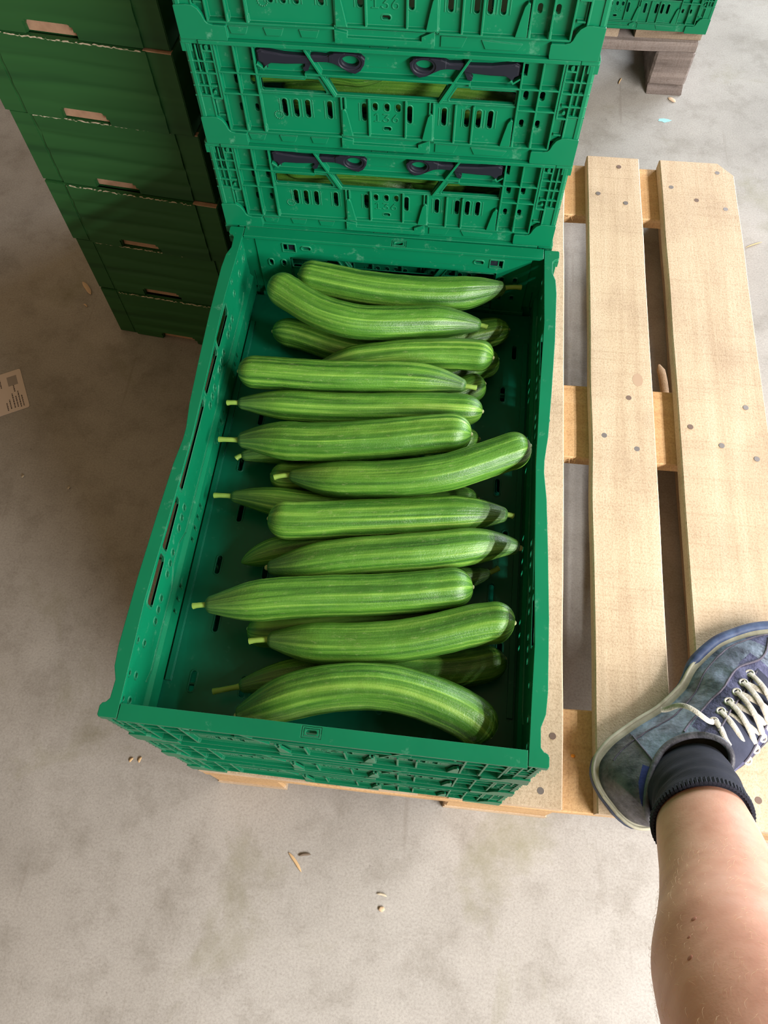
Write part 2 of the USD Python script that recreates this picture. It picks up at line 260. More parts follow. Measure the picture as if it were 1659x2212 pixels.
# ================================================================ pallets
def nail(x, y, z, r=.0045, tilt=.0):
    m = trimesh.creation.cylinder(radius=r, height=.004, sections=12); m.apply_translation([x, y, z-.0019]); return m
def rough_board(x0, y0, z0, x1, y1, z1, axis, amp=.0012, seed=0, chips=()):
    """A plank with chamfered, slightly wavy edges."""
    n = 40; t = np.linspace(0, 1, n); c = .0018
    w, h = ((x1-x0), (z1-z0)) if axis == 1 else ((y1-y0), (z1-z0)); L = (y1-y0) if axis == 1 else (x1-x0)
    sec = np.array([(c, 0), (w-c, 0), (w, c), (w, h-c), (w-c, h), (c, h), (0, h-c), (0, c)])
    V = []
    for i, s in enumerate(t):
        q = sec.copy(); nz = meshkit.noise(np.array([[s*L*9, seed*3.1, 0], [s*L*9, seed*3.1+50, 0], [s*L*7, seed+90., 0]]))-.5
        q[:, 0] += np.where(sec[:, 0] > w/2, nz[0], nz[1])*amp*2; q[:, 1] += np.where(sec[:, 1] > h/2, nz[2]*amp*.7, 0)
        V.append(np.c_[q[:, 0]+x0, np.full(8, y0+s*L), q[:, 1]+z0] if axis == 1 else np.c_[np.full(8, x0+s*L), q[:, 0]+y0, q[:, 1]+z0])
    V = np.array(V); F = []
    for i in range(n-1):
        for j in range(8):
            a, b = i*8+j, i*8+(j+1) % 8; F += [(a, b, b+8), (a, b+8, a+8)]
    for j in range(1, 7): F += [(0, j+1, j), ((n-1)*8, (n-1)*8+j, (n-1)*8+j+1)]
    m = trimesh.Trimesh(V.reshape(-1, 3), np.array(F), process=False)
    if m.volume < 0: m.invert()
    return m
def splinters(x0, x1, y, z, n, seed, L=.016, dirn=(0, -1, 0)):
    r = np.random.default_rng(seed); out = []
    for k in range(n):
        p = np.array([r.uniform(x0, x1), y+.002, z-r.uniform(0, .004)]); d = np.array(dirn, float)+r.normal(0, .35, 3); d /= np.linalg.norm(d); l = L*r.uniform(.4, 1)
        out.append(tube([p, p+d*l*.5, p+d*l+[0, 0, r.uniform(-.002, .004)]], [.0010, .0007, .0002], 5))
    return cat_(out)

P = thing('wooden_pallet', 'light new wooden pallet under both crate stacks, with a shoe standing on it', 'pallet')
DECK = [(.000, .145, .0, 1.2), (.186, .286, .0, 1.2), (.3275, .4715, .0, 1.2), (.5145, .6150, .0, 1.2), (.6535, .7935, .0, 1.2)]
NAILS = {2: [(.4431, .0198), (.458, .09), (.36, .06), (.42, 1.12), (.36, 1.12)],
         3: [(.5754, 1.1741), (.5346, 1.0988), (.5854, 1.0783), (.5759, .6392), (.5351, .5637), (.5854, .5437), (.540, .090), (.590, .040)],
         4: [(.7613, 1.1743), (.6719, 1.1279), (.7169, 1.0977), (.7687, 1.0794), (.7621, .6383), (.6714, .593), (.7177, .5627), (.7697, .5435), (.7186, .0368), (.69, .10), (.765, .09)]}
for i, (x0, x1, y0, y1) in enumerate(DECK):
    m = rough_board(x0, y0, .122, x1, y1, .144, 1, .0014, i+1)
    if i == 4:      # clipped far right corner
        v = m.vertices; k = (v[:, 1] > 1.17) & (v[:, 0] > .75); v[k, 0] = np.minimum(v[k, 0], .7935-.030*np.clip((v[k, 1]-1.17)/.03, 0, 1))
    b = obj('deck_board', m, 'board_wood', P)
    for k, (nx, ny) in enumerate(NAILS.get(i, [])):
        obj('nail', nail(nx, ny, .1444), 'nail_rust' if (k+i) % 3 == 0 else 'nail_steel', b)
    for (kx, ky, kr) in {3: [(.5918, .676, .0085)], 4: [(.7495, .909, .006), (.7695, .920, .007)]}.get(i, []):
        d = trimesh.creation.cylinder(radius=kr, height=.0008, sections=20); d.vertices[:, 1] *= 1.5; d.apply_translation([kx, ky, .1439]); obj('knot', d, 'knot_wood', b)
for i, (y0, y1) in enumerate([(0, .1335), (.533, .672), (1.064, 1.2)]):
    b = obj('cross_board', rough_board(.001, y0, .100, .793, y1, .122, 0, .0015, 20+i), 'cross_wood', P)
    if i > 0: obj('splinter', splinters(.474, .512, y0, .119, 7, i, .014), 'splinter_wood', b, label='torn pale wood fibres on the board edge')
    if i == 1: obj('splinter', splinters(.616, .652, y0, .119, 4, i+9, .010), 'splinter_wood', b)
for x0, x1 in ((0, .100), (.3275, .4725), (.6935, .7935)):
    for y0, y1 in ((0, .1335), (.533, .672), (1.064, 1.2)):
        obj('block', chbox(x0, y0+.001, .022, x1, y1-.001, .100, .003), 'cross_wood', P)
for x0, x1 in ((0, .100), (.3275, .4725), (.6935, .7935)):
    obj('bottom_board', rough_board(x0, 0, .0003, x1, 1.2, .022, 1, .001, 40+int(x0*100)), 'board_wood', P)
# a split piece hanging on the right bottom board
obj('split_piece', tube(spline([(.668, .80, .03), (.673, .75, .034), (.675, .68, .03), (.680, .615, .026)], 14), np.r_[.002, np.full(12, .008), .002], 7, flat=.4), 'cross_wood', P, smooth=40)

Q = thing('wooden_pallet', 'old grey-brown weathered pallet with a split end, behind in the top right corner', 'pallet', (0, 0, 0))
QX, QY = -.030, 1.600
for i, (x0, x1) in enumerate([(0, .145), (.18, .29), (.325, .47), (.51, .62), (.655, .80)]):
    m = rough_board(QX+x0, QY+.0, .122, QX+x1, QY+1.2, .144, 1, .004, 60+i)
    k = m.vertices[:, 1] < QY+.02
    m.vertices[k, 1] += (meshkit.noise(m.vertices[k]*[120, 0, 220], 3))*.016
    obj('deck_board', m, 'old_wood_split' if i in (3, 4) else 'old_wood', Q)
for i, (y0, y1) in enumerate([(0, .145), (.53, .67), (1.055, 1.2)]):
    obj('cross_board', rough_board(QX, QY+y0, .100, QX+.795, QY+y1, .122, 0, .003, 70+i), 'old_wood', Q)
for x0, x1 in ((0, .09), (.345, .445), (.712, .797)):
    for y0, y1 in ((0, .140), (.53, .67), (1.055, 1.2)):
        m = chbox(QX+x0, QY+y0, .022, QX+x1, QY+y1, .100, .005).subdivide().subdivide().subdivide()
        m.vertices += (meshkit.fbm(m.vertices*[30, 30, 160])-.5)[:, None]*np.array([.004, .005, .001])
        obj('block', m, 'old_wood', Q)
for x0, x1 in ((0, .09), (.345, .445), (.718, .797)):
    m = rough_board(QX+x0, QY, .0003, QX+x1, QY+1.2, .022, 1, .003, 80)
    k = (m.vertices[:, 1] < QY+.01) & (m.vertices[:, 2] > .01); m.vertices[k, 1] += .016
    obj('bottom_board', m, 'old_wood', Q)

# ================================================================ folding crate
W, L, H = 398.0, 598.0, 115.3       # millimetres
def R(u0, v0, u1, v1): return sbox(min(u0, u1), min(v0, v1), max(u0, u1), max(v0, v1))
def slot(u, v, w, h, r=None):
    r = min(w, h)/2*.98 if r is None else r
    return R(u-w/2+r, v-h/2+r, u+w/2-r, v+h/2-r).buffer(r, 6)
def line(u0, v0, u1, v1, w=1.8): return LineString([(u0, v0), (u1, v1)]).buffer(w/2, cap_style=2)
def mir(p): return affinity.scale(p, -1, 1, origin=(W/2, 0))
def both(p): return unary_union([p, mir(p)])
CORNER = 29.0
def end_wall():
    """u 0..W, v 0..H, depth from the rib faces inwards: (panel and ribs, rim)."""
    T = H-5
    # openings in the back panel: shallow centre field, deeper outer cells and lever recess
    win = [Polygon([(71, 63.4), (137.5, 63.4), (129.5, 78.2), (117, 78.2), (116, 76.8), (71, 77.0)]).buffer(-1.5).buffer(1.5),
           Polygon([(147.5, 63.4), (250.5, 63.4), (259.5, 81), (138.5, 81)]).buffer(-1.5).buffer(1.5)]
    win.append(mir(win[0]))
    cen = win + [slot(u, 45, 5, 20) for u in (91.6, 103.6, 115.8, 138.8, 174.8, 221.8, 257.2, 280.8, 292.7, 304.6)]
    cen += [slot(u, 51.8, 5, 8.5) for u in (186, 198.2, 209.8)] + [slot(198.5, 27.2, 8, 4)]
    out = []
    for u in (44.6, 61): out += [slot(u, 71.5, 5, 10), slot(u, 40.5, 4.5, 9), slot(W-u, 71.5, 5, 10), slot(W-u, 40.5, 4.5, 9)]
    out += [R(63, 92, 78, 104), R(W-78, 92, W-63, 104), slot(92, 99, 11, 5), slot(W-92, 99, 11, 5)]
    holes = cen + out
    pc = R(67, 14.5, W-67, 83).difference(unary_union(cen)); po = R(CORNER, 14.5, W-CORNER, T).difference(R(69, 10, W-69, 82)).difference(unary_union(out))
    ribs = [line(u, 16.5, u, T) for u in (29.9, 48.9, 68)] + [line(W-u, 16.5, W-u, T) for u in (29.9, 48.9, 68)]
    ribs += [R(29, 81.8, 118, 83.4), R(117, 81.8, 118.6, 86), R(117, 84.4, W-117, 86.2)]
    h2 = R(68, 61.4, W-68, 63.0)
    ribs += [R(29, 59.0, 68, 60.6), R(29, 16, 150, 17.8), R(150, 18.2, W-154, 20)]
    ribs += [line(118.8, T, 146.0, 62.6, 2.4)]
    low = both(unary_union([line(180, 18.5, 180, 61.6), line(151.6, 17, 151.6, 61.6), line(155.5, 48, 155.5, 61.6, 1.4)]))
    low = unary_union([low, line(268.7, 17, 268.7, 61), line(287, 17, 287, 60)])
    ribs = both(unary_union(ribs))
    flare = unary_union([line(u, 16.5, u, 24, 3.4) for u in (48.9, 68, W-48.9, W-68)])
    snap = Polygon([(151.6, 19), (162.2, 19), (159.5, 34), (157.0, 46), (154.5, 50), (152.2, 49)])
    snaps = unary_union([snap, mir(snap), affinity.translate(mir(snap), 82, -1)])
    notchr = [Polygon([(69, 92), (76, 86.5), (79.5, 90), (78, 90.8), (76, 88.8), (70, 93.4)])]
    meshes = [ext(pc, 4.2, 7.4), ext(po, 7.6, 11.0), ext(ribs, 0, 7.8), ext(low, .6, 4.4), ext(h2, 2.0, 4.4), ext(flare, 1.0, 7.8), ext(snaps, -.2, 3.0),
              ext(both(unary_union(notchr)), .6, 6.0)]
    # raised borders round holes on the inside and the date stamp on the outside
    ring = unary_union([h.buffer(1.3).difference(h) for h in out]); rc = unary_union([h.buffer(1.0).difference(h) for h in cen[3:]]); ringw = unary_union([h.buffer(1.6).difference(h) for h in win])
    meshes += [ext(ring, 10.8, 11.9), ext(ringw, 3.9, 8.4), ext(rc, 4.0, 8.0)]
    st = [slot(84.5+6*math.cos(a)*.75, 36+4.5*math.sin(a), 1.1, 1.1) for a in np.linspace(0, 6.28, 15)[:-1]]
    meshes.append(ext(unary_union(st), 3.6, 4.3))
    fine = unary_union([line(u, 35, u, 55, .7) for u in (86.5, 97.6, 109.6, 121, 133.5, 144, 169.5, 252, 262.5, 275.5, 298.6, 310.5)])
    meshes.append(ext(fine, 3.9, 4.3))
    return cat_(meshes)
def end_band():
    """The lower band that belongs to the tray: recessed strip, stepped centre rail, rounded L feet."""
    band = R(26, .2, W-26, 15.5)
    rail = Polygon([(150, 3.6), (W-154, 3.6), (W-154, 19.5), (W-166, 13.6), (W-166, 9.5), (162, 9.5), (162, 13.6), (150, 15.8)])
    foot = Polygon([(0, 0), (46, 0), (46.6, 3.4), (46.6, 14.3), (34, 14.6), (29.5, 16.0), (27.4, 18.5), (25.5, 24), (22.5, 29), (18, 32), (12, 32.4), (0, 31.4)]).buffer(-1).buffer(1)
    small = [Polygon([(50+k*34, 5.5), (64+k*34, 5.5), (67+k*34, 12.5), (48+k*34, 12.5)]) for k in range(3)]
    small += [Polygon([(250, 4), (270, 4), (274, 14), (250, 14)]), Polygon([(292, 4), (322, 4), (326, 10), (288, 12)])]
    return [ext(band, 3.2, 12), ext(rail, -.6, 4), ext(both(foot), -1.2, 3.4), ext(unary_union(small), 2.0, 3.4)]
def post_face():
    """Outside of one corner post on the end face, u 0..29: hinge boxes and ribs."""
    p = [R(16.4, 24, 18.0, H-6), R(26.6, 54, 28.4, H-5), R(0.6, 79.5, 27, 81.2), R(1, 92, 27, 93.4), R(0.6, 66, 25, 67.4), R(0, 55, 18, 56.4), R(17, 52.5, 28, 54.2), R(17, 102.5, 27.5, 104), R(10.5, 82, 12, H-6)]
    return [ext(unary_union(p), .2, 5.5), ext(R(0, 24, 29, H-5), 5.0, 9.0), ext(slot(21.8, 106.5, 3.4, 5), .8, 6), ext(slot(21.4, 59.5, 3, 4), .8, 6), ext(R(0.3, 24, 16.8, 54), 1.0, 6), ext(R(19, 33, 27, 34.4), 1.5, 8), ext(R(18.8, 17, 20, 52), 3, 9)]
def lever():
    """Black latch: ribbed grip, neck and open eye ring, lying in the recess under the rim (left one)."""
    grip = Polygon([(71.5, 109), (75, 110.5), (79, 109.3), (98, 106.6), (118, 106.0), (127, 107.5), (133, 107.4), (139, 107.0), (144, 109), (147, 109),
                    (147, 101), (141, 102.2), (133, 102.0), (126, 101.2), (119, 98.8), (98, 97.5), (84, 97.6), (79.6, 95.2), (77.2, 92.2), (75.4, 97), (71.5, 99)]).buffer(-.6).buffer(.9)
    tail = Polygon([(118, 100), (124, 100), (120, 91.5), (116.5, 90.6), (115.5, 93.5), (118.2, 95.5)]).buffer(.4)
    ring_o = Polygon([(142, 108.6), (147, 110.6), (156, 111.2), (166, 110.8), (174, 109.4), (177.4, 106.2), (176.6, 101), (173, 95), (167.5, 91.6), (160.5, 93.2), (153, 97.5), (147, 100.6), (142, 101.8)]).buffer(-1).buffer(1)
    hole = affinity.translate(affinity.scale(Point(0, 0).buffer(1, 16), 8.8, 5.7), 163, 103.4)
    a = [ext(grip, 2.6, 7.6), ext(affinity.scale(grip, .97, .78), 1.6, 8), ext(tail, 3.0, 8.0), ext(ring_o.difference(hole), 2.2, 5.0), ext(ring_o.buffer(-.2).difference(hole.buffer(2.6)), 1.2, 6.0), ext(hole.buffer(1.5).difference(hole.buffer(-.2)), 3.5, 8.6)]
    a.append(ext(R(69.4, 90, 79.4, 108), 6.2, 7.4))
    m = cat_(a); m.vertices[:, 1] -= 3.6; return m
def long_wall():
    """u 0..L along the crate, depth from outside in."""
    T = H-5
    spans = [(112, 166), (172, 232), (243, 355), (366, 426), (432, 486)]
    longs = [slot((a+b)/2, 96.5, b-a, 17, 4.0) for a, b in spans]
    small = []
    for a in (105, 156, 209, 366, 417, 468): small += [slot(a+12.3*k, 69, 6.0, 8.4) for k in range(3)]
    for a in (20, 44, 76): small += [slot(a, 103, 4.5, 5.5), slot(L-a, 103, 4.5, 5.5), slot(a+2, 84, 5, 6.5), slot(L-a-2, 84, 5, 6.5)]
    low = [slot(a, 28, 4.2, 12) for a in (130, 144, 158, 214, 228, 242, 256, 342, 356, 370, 384, 440, 454, 468)]
    pu = R(2, 40, L-2, T).difference(unary_union(longs+small)); pl = R(2, 13, L-2, 39).difference(unary_union(low))
    ms = [ext(pu, 10.2, 12), ext(pl, 13.4, 15.8)]
    wd = [(u, v, d) for u in (2.2, L-2.2) for v, d in ((44.5, 10.4), (44.5, 11.9), (39.2, 15.9), (38.2, 13.0))]; ms.append(trimesh.convex.convex_hull(np.array(wd)))
    ring = unary_union([h.buffer(1.7).difference(h) for h in longs]); r2 = unary_union([h.buffer(1.5).difference(h) for h in small])
    ms += [ext(ring, 9.6, 12.7), ext(r2, 11.5, 12.8)]
    # low inner moulding line and outer ribs
    ms.append(ext(unary_union([LineString([(48, 52), (60, 46), (150, 46), (170, 58), (196, 58), (214, 46), (384, 46), (402, 58), (428, 58), (448, 46), (538, 46), (550, 52)]).buffer(.9)]), 11.8, 13.2))
    ribs = [line(u, 15, u, T) for u in (16, 34, 56, 90, 169, 237.5, 360.5, 429, 508, 542, 564, 582)] + [R(2, 80, L-2, 81.6), R(56, 60, L-56, 61.6), R(2, 41, L-2, 42.4), R(16, 15, L-16, 16.6)]
    ribs = unary_union(ribs).difference(unary_union([R(a-1, 62, b_+1, 106) for a, b_ in spans]))
    ed = unary_union([R(0, 0, 45, H), R(L-45, 0, L, H)]); ms += [ext(ribs.difference(ed), 3.2, 9.6), ext(ribs.intersection(ed), 6.0, 9.6), ext(R(2, 0.2, L-2, 14), 4, 14)]
    return cat_(ms)
def long_rim():
    """Plan outline of the flange (u along, depth from outside), notched, with a hooked tab at either end."""
    half = [(0, 15.6), (0, -1), (1.5, -2.4), (9.5, -2.4), (12.4, -.6), (13.2, 2.2), (17, 5.2), (34, 5.6), (46, 1.4), (66, .0), (136, .6), (205, 3.0), (262, 5.6), (292, 8.8)]
    other = [(L-u, d) for u, d in half[::-1]]
    inner = [(L, 15.6), (L-60, 14.4), (L-110, 13.2), (L-200, 15.8), (L/2, 17.6), (200, 15.8), (110, 13.2), (60, 14.4)]
    pl = Polygon(half[:-1] + [half[-1]] + other + inner).buffer(-1.0).buffer(1.0)
    top = ext(pl, H-4.6, H); drop = ext(R(13, 0, L-13, 1).intersection(R(0, 0, 1, 1)) if False else LineString([(46, 2.6), (66, 1.2), (136, 1.8), (205, 4.2), (262, 6.8), (299, 10), (336, 6.8), (393, 4.2), (462, 1.8), (532, 1.2), (552, 2.6)]).buffer(1.0, cap_style=2), H-10, H-3)
    hook = [ext(R(0.2, -2.2, 12.2, 8), H-13, H-3), ext(R(L-12.2, -2.2, L-.2, 8), H-13, H-3)]
    return cat_([top, drop] + hook), pl
def end_rim():
    """Plan (u, depth) of the end flange between the corner tabs, with the small centre slot."""
    pl = R(16.2, -1.8, W-16.2, 13.6).difference(slot(191, 7.2, 10, 4.2)).difference(R(182, 1.9, 200, 12.5).difference(R(184.3, 4.2, 197.7, 10.2)))
    fr = R(182.5, 2.4, 199.5, 12).difference(R(183.8, 3.7, 198.2, 10.7))
    lip = R(16.2, -1.8, W-16.2, .2)
    return cat_([ext(pl, H-3.8, H), ext(fr, H-.6, H)])
mm = np.diag([.001, .001, .001, 1.0])
M_near = np.array([[1, 0, 0, 0], [0, 0, 1, 0], [0, 1, 0, 0], [0, 0, 0, 1.]])           # (u, v, d) -> x=u, y=d, z=v
M_nplan = np.eye(4)                                                                     # (u, d, z)
TURN = np.array([[-1, 0, 0, W], [0, -1, 0, L], [0, 0, 1, 0], [0, 0, 0, 1.]])
M_left = np.array([[0, 0, 1, 0], [1, 0, 0, 0], [0, 1, 0, 0], [0, 0, 0, 1.]])           # x=d, y=u, z=v
M_lplan = np.array([[0, 1, 0, 0], [1, 0, 0, 0], [0, 0, 1, 0], [0, 0, 0, 1.]])          # (u, d, z) -> x=d, y=u
def make_crate(label, loc, rotz, group):
    t = thing('folding_crate', label, 'crate', loc, rotz, group)
    slots = []
    for x in (46, 100, 154, 244, 298, 352):
        for y in np.arange(62, 560, 66): slots.append(slot(x+(12 if int(y) % 4 == 0 else 0), y, 5.5, 22))
    fl = R(13, 13, W-13, L-13).difference(unary_union(slots))
    ring = unary_union([s.buffer(1.4).difference(s) for s in slots])
    base = [ext(fl, 8.0, 10.6), ext(ring, 10.4, 11.1)] + [ext(R(x-1, 14, x+1, L-14), 1, 8.2) for x in range(40, 380, 53)] + [ext(R(14, y-1, W-14, y+1), 1, 8.2) for y in range(60, 560, 80)]
    base += [ext(R(17.5, 60, 23.5, L-60), 10.4, 13.5), ext(R(W-23.5, 60, W-17.5, L-60), 10.4, 13.5)]
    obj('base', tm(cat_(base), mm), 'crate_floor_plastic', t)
    eb = cat_(end_band()); ew = end_wall(); er = end_rim(); lv = lever(); pf = cat_(post_face()); lw = long_wall(); lr, _ = long_rim()
    num = meshkit.text_mesh('136', 9.5, .5); num.apply_translation([186-num.bounds[0][0], 35.0, 0]); num.vertices[:, 2] = 4.3-num.vertices[:, 2]*1.3; num.faces = num.faces[:, ::-1]; num.vertices[:, 0] = 185+(num.vertices[:, 0]-186)*1.12
    for k, E in enumerate((np.eye(4), TURN)):
        obj('base_band', tm(eb, mm @ E @ M_near), 'crate_plastic', t)
        w = obj('end_wall', tm(ew, mm @ E @ M_near), 'crate_plastic', t)
        obj('embossed_number', tm(num, mm @ E @ M_near), 'crate_plastic', w, label='raised digits 136 on the end wall')
        obj('latch_lever', tm(lv, mm @ E @ M_near), 'lever_plastic', w, smooth=35, label='black latch lever with eye ring')
        mv = lv.copy(); mv.vertices[:, 0] = W-mv.vertices[:, 0]; mv.faces = mv.faces[:, ::-1]
        obj('latch_lever', tm(mv, mm @ E @ M_near), 'lever_plastic', w, smooth=35, label='black latch lever with eye ring')
        obj('end_rim', tm(er, mm @ E), 'crate_plastic', w)
    for k, E in enumerate((np.eye(4), TURN)):
        pm = pf.copy(); pm.vertices[:, 0] = W-pm.vertices[:, 0]; pm.faces = pm.faces[:, ::-1]
        w = obj('long_wall', tm(cat_([lw]), mm @ E @ M_left), 'crate_plastic', t)
        obj('long_rim', tm(lr, mm @ E @ M_lplan), 'crate_plastic', w)
        # this wall carries the two corner posts that close it at either end
        corner = ext(Polygon([(0, 2.4), (2.4, 0), (6, 0), (6, 14), (0, 14)]), 24, H-5)
        obj('corner_post', tm(cat_([tm(pf, M_near), corner]), mm @ E), 'crate_plastic', w)
        cm = tm(corner, np.array([[1, 0, 0, 0], [0, -1, 0, L], [0, 0, 1, 0], [0, 0, 0, 1.]]))
        obj('corner_post', tm(cat_([tm(tm(pm, M_near), TURN), cm]), mm @ E), 'crate_plastic', w)
    return t

STEP = .1155
yawF = -.57
FR = 'green folding crates of the front stack'; BK = 'green folding crates of the tall rear stack'
crate0 = make_crate('open green crate full of loose cucumbers on top of the front stack', (-.0095, .0010, 0.1456+2*STEP), yawF, None)
dup(crate0, 'green crate directly under the open cucumber crate, middle of the front stack', (-.0085, .0010, 0.1456+STEP), yawF)
dup(crate0, 'lowest green crate of the front stack, on the near end of the pallet', (-.0075, .0015, 0.1456), yawF)
for k, lab in enumerate(['lowest green crate of the rear stack, hidden behind the front stack', 'second crate from the bottom in the rear stack, hidden behind the front stack',
                         'third crate from the bottom in the rear stack, directly behind the open crate',
                         'green crate with black levers just above the far rim of the open crate',
                         'upper of the two rear stack crates whose four black levers show fully',
                         'rear stack crate cut off by the top edge, above the two showing levers']):
    dup(crate0, lab, (-.0115+[0, 0, 0, 0, .0015, .0012][k], .6025, 0.1456+k*STEP), 0.0)
dup(crate0, 'green folding crate on the old weathered pallet in the top right corner', (QX+.800-.398, QY-.006, .1472), 0.0)
dup(crate0, 'green folding crate stacked second on the old weathered pallet, above the frame', (QX+.800-.398, QY-.006, .1472+STEP), 0.0)

# ================================================================ green cartons
CH, CW, CD = .1180, .278, .39
def make_carton(label, loc, rotz):
    t = thing('cardboard_carton', label, 'carton', loc, rotz, 'printed green cardboard cartons stacked at left')
    arch = [(.092+.066*i/12.0, 0) for i in range(13)]
    notch = Polygon([(.090, -.01), (.158, -.01), (.158, .004), (.154, .014), (.146, .0185), (.100, .0185), (.093, .016), (.090, .010)])
    face = R(0, 0.0006, CW, CH-.001).difference(notch)
    shell = [bx(0, .0045, .001, CW, .009, CH-.002).subdivide()]
    front = ext(face, 0, .0045)
    b = cat_([tm(front, M_near), bx(0, .0045, .001, .0045, CD, CH-.001), bx(CW-.0045, .0045, .001, CW, CD, CH-.001), bx(.0045, CD-.0045, .001, CW-.0045, CD, CH-.001), bx(.004, .02, .001, CW-.004, CD-.004, .004), bx(.004, .012, CH-.006, CW-.004, CD-.004, CH-.001)])
    body = obj('body', b, 'carton_green', t)
    # wavy printed front panel between the folded side flaps
    nu, nv = 60, 40; u = np.linspace(.036, CW-.034, nu); v = np.linspace(.0012, CH-.0015, nv); U, V = np.meshgrid(u, v, indexing='ij')
    D = -.0030-(meshkit.noise(np.stack([U*7, V*62, U*0+loc[2]*40], -1))-.5)*.0026*np.clip(np.minimum(V, CH-V)/.02, 0, 1)
    for k_, v0 in enumerate((.026, .055, .086)): D += .0019*np.exp(-((V-v0-.0016*np.sin(U*23+k_*2+loc[2]*30))/.0052)**2)*(.65+.35*np.sin(U*11+k_+loc[2]*50))
    keep = ~np.array([[notch.contains(Point(a, c)) for c in v] for a in u]); g = lambda i, j: i*nv+j; F = []
    for i in range(nu-1):
        for j in range(nv-1):
            if keep[i, j] and keep[i+1, j] and keep[i, j+1] and keep[i+1, j+1]: F += [(g(i, j), g(i+1, j), g(i+1, j+1)), (g(i, j), g(i+1, j+1), g(i, j+1))]
    front_v = np.stack([U, D, V], -1).reshape(-1, 3); N = len(front_v); back_v = front_v*[1, 0, 1]+[0, .0005, 0]
    FF = np.array(F); edges = np.sort(np.concatenate([FF[:, [0, 1]], FF[:, [1, 2]], FF[:, [2, 0]]]), axis=1); dire = np.concatenate([FF[:, [0, 1]], FF[:, [1, 2]], FF[:, [2, 0]]])
    _, inv, cnt = np.unique(edges, axis=0, return_inverse=True, return_counts=True); bd = dire[cnt[inv.ravel()] == 1]
    side = np.concatenate([np.c_[bd[:, 1], bd[:, 0], bd[:, 0]+N], np.c_[bd[:, 1], bd[:, 0]+N, bd[:, 1]+N]])
    obj('front_panel', trimesh.Trimesh(np.vstack([front_v, back_v]), np.vstack([FF, FF[:, ::-1]+N, side]), process=False), 'carton_green', t, smooth=35)
    fl = bx(.080, .0, 0, .168, .0016, .030); a = math.radians(-9); c, s = math.cos(a), math.sin(a)
    fl = tm(fl, [[1, 0, 0, 0], [0, c, -s, .0055], [0, s, c, .0005], [0, 0, 0, 1.]])
    obj('hand_hole_flap', fl, 'carton_kraft', body, label='bare brown cardboard flap behind the hand hole')
    # frayed top edge of the front panel and bare strip of the right flap
    r = np.random.default_rng(int(loc[2]*1000)+3); x = np.linspace(.036, CW-.040, 70); z = CH-.0022+r.normal(0, .00045, 70)
    obj('torn_edge', tube(np.c_[x, -.0022+r.normal(0, .0003, 70), z], .0009+.0003*r.random(70), 5), 'torn_paper', body, label='pale frayed cardboard edge')
    obj('side_flap', bx(CW-.038, -.0012, CH-.0022, CW-.001, .006, CH-.0006), 'carton_kraft', body, label='bare brown edge of the side flap')
    obj('side_flap', bx(.001, -.0010, .002, .030, .0005, CH-.002), 'carton_green', body)
    obj('side_flap', bx(CW-.029, -.0010, .002, CW-.001, .0005, CH-.002), 'carton_green', body)
    return t
CL = ['lowest green cardboard carton, standing on the concrete floor', 'green cardboard carton second from the floor in the left stack', 'green cardboard carton third from the floor, crossed by the slanting shadow edge',
      'green cardboard carton fourth from the floor, level with the lower lever crate', 'green cardboard carton fifth from the floor, its hand hole near the left frame edge', 'topmost visible green cardboard carton, cut by the upper left frame corner']
shift = [0, -.002, -.005, -.0075, -.0115, -.013]
for k in range(6):
    make_carton(CL[k], (-.359+shift[k], .807+[0, .002, 0, .003, .001, .002][k], k*CH), -6.3+[0, .3, -.2, .4, -.3, 0][k])

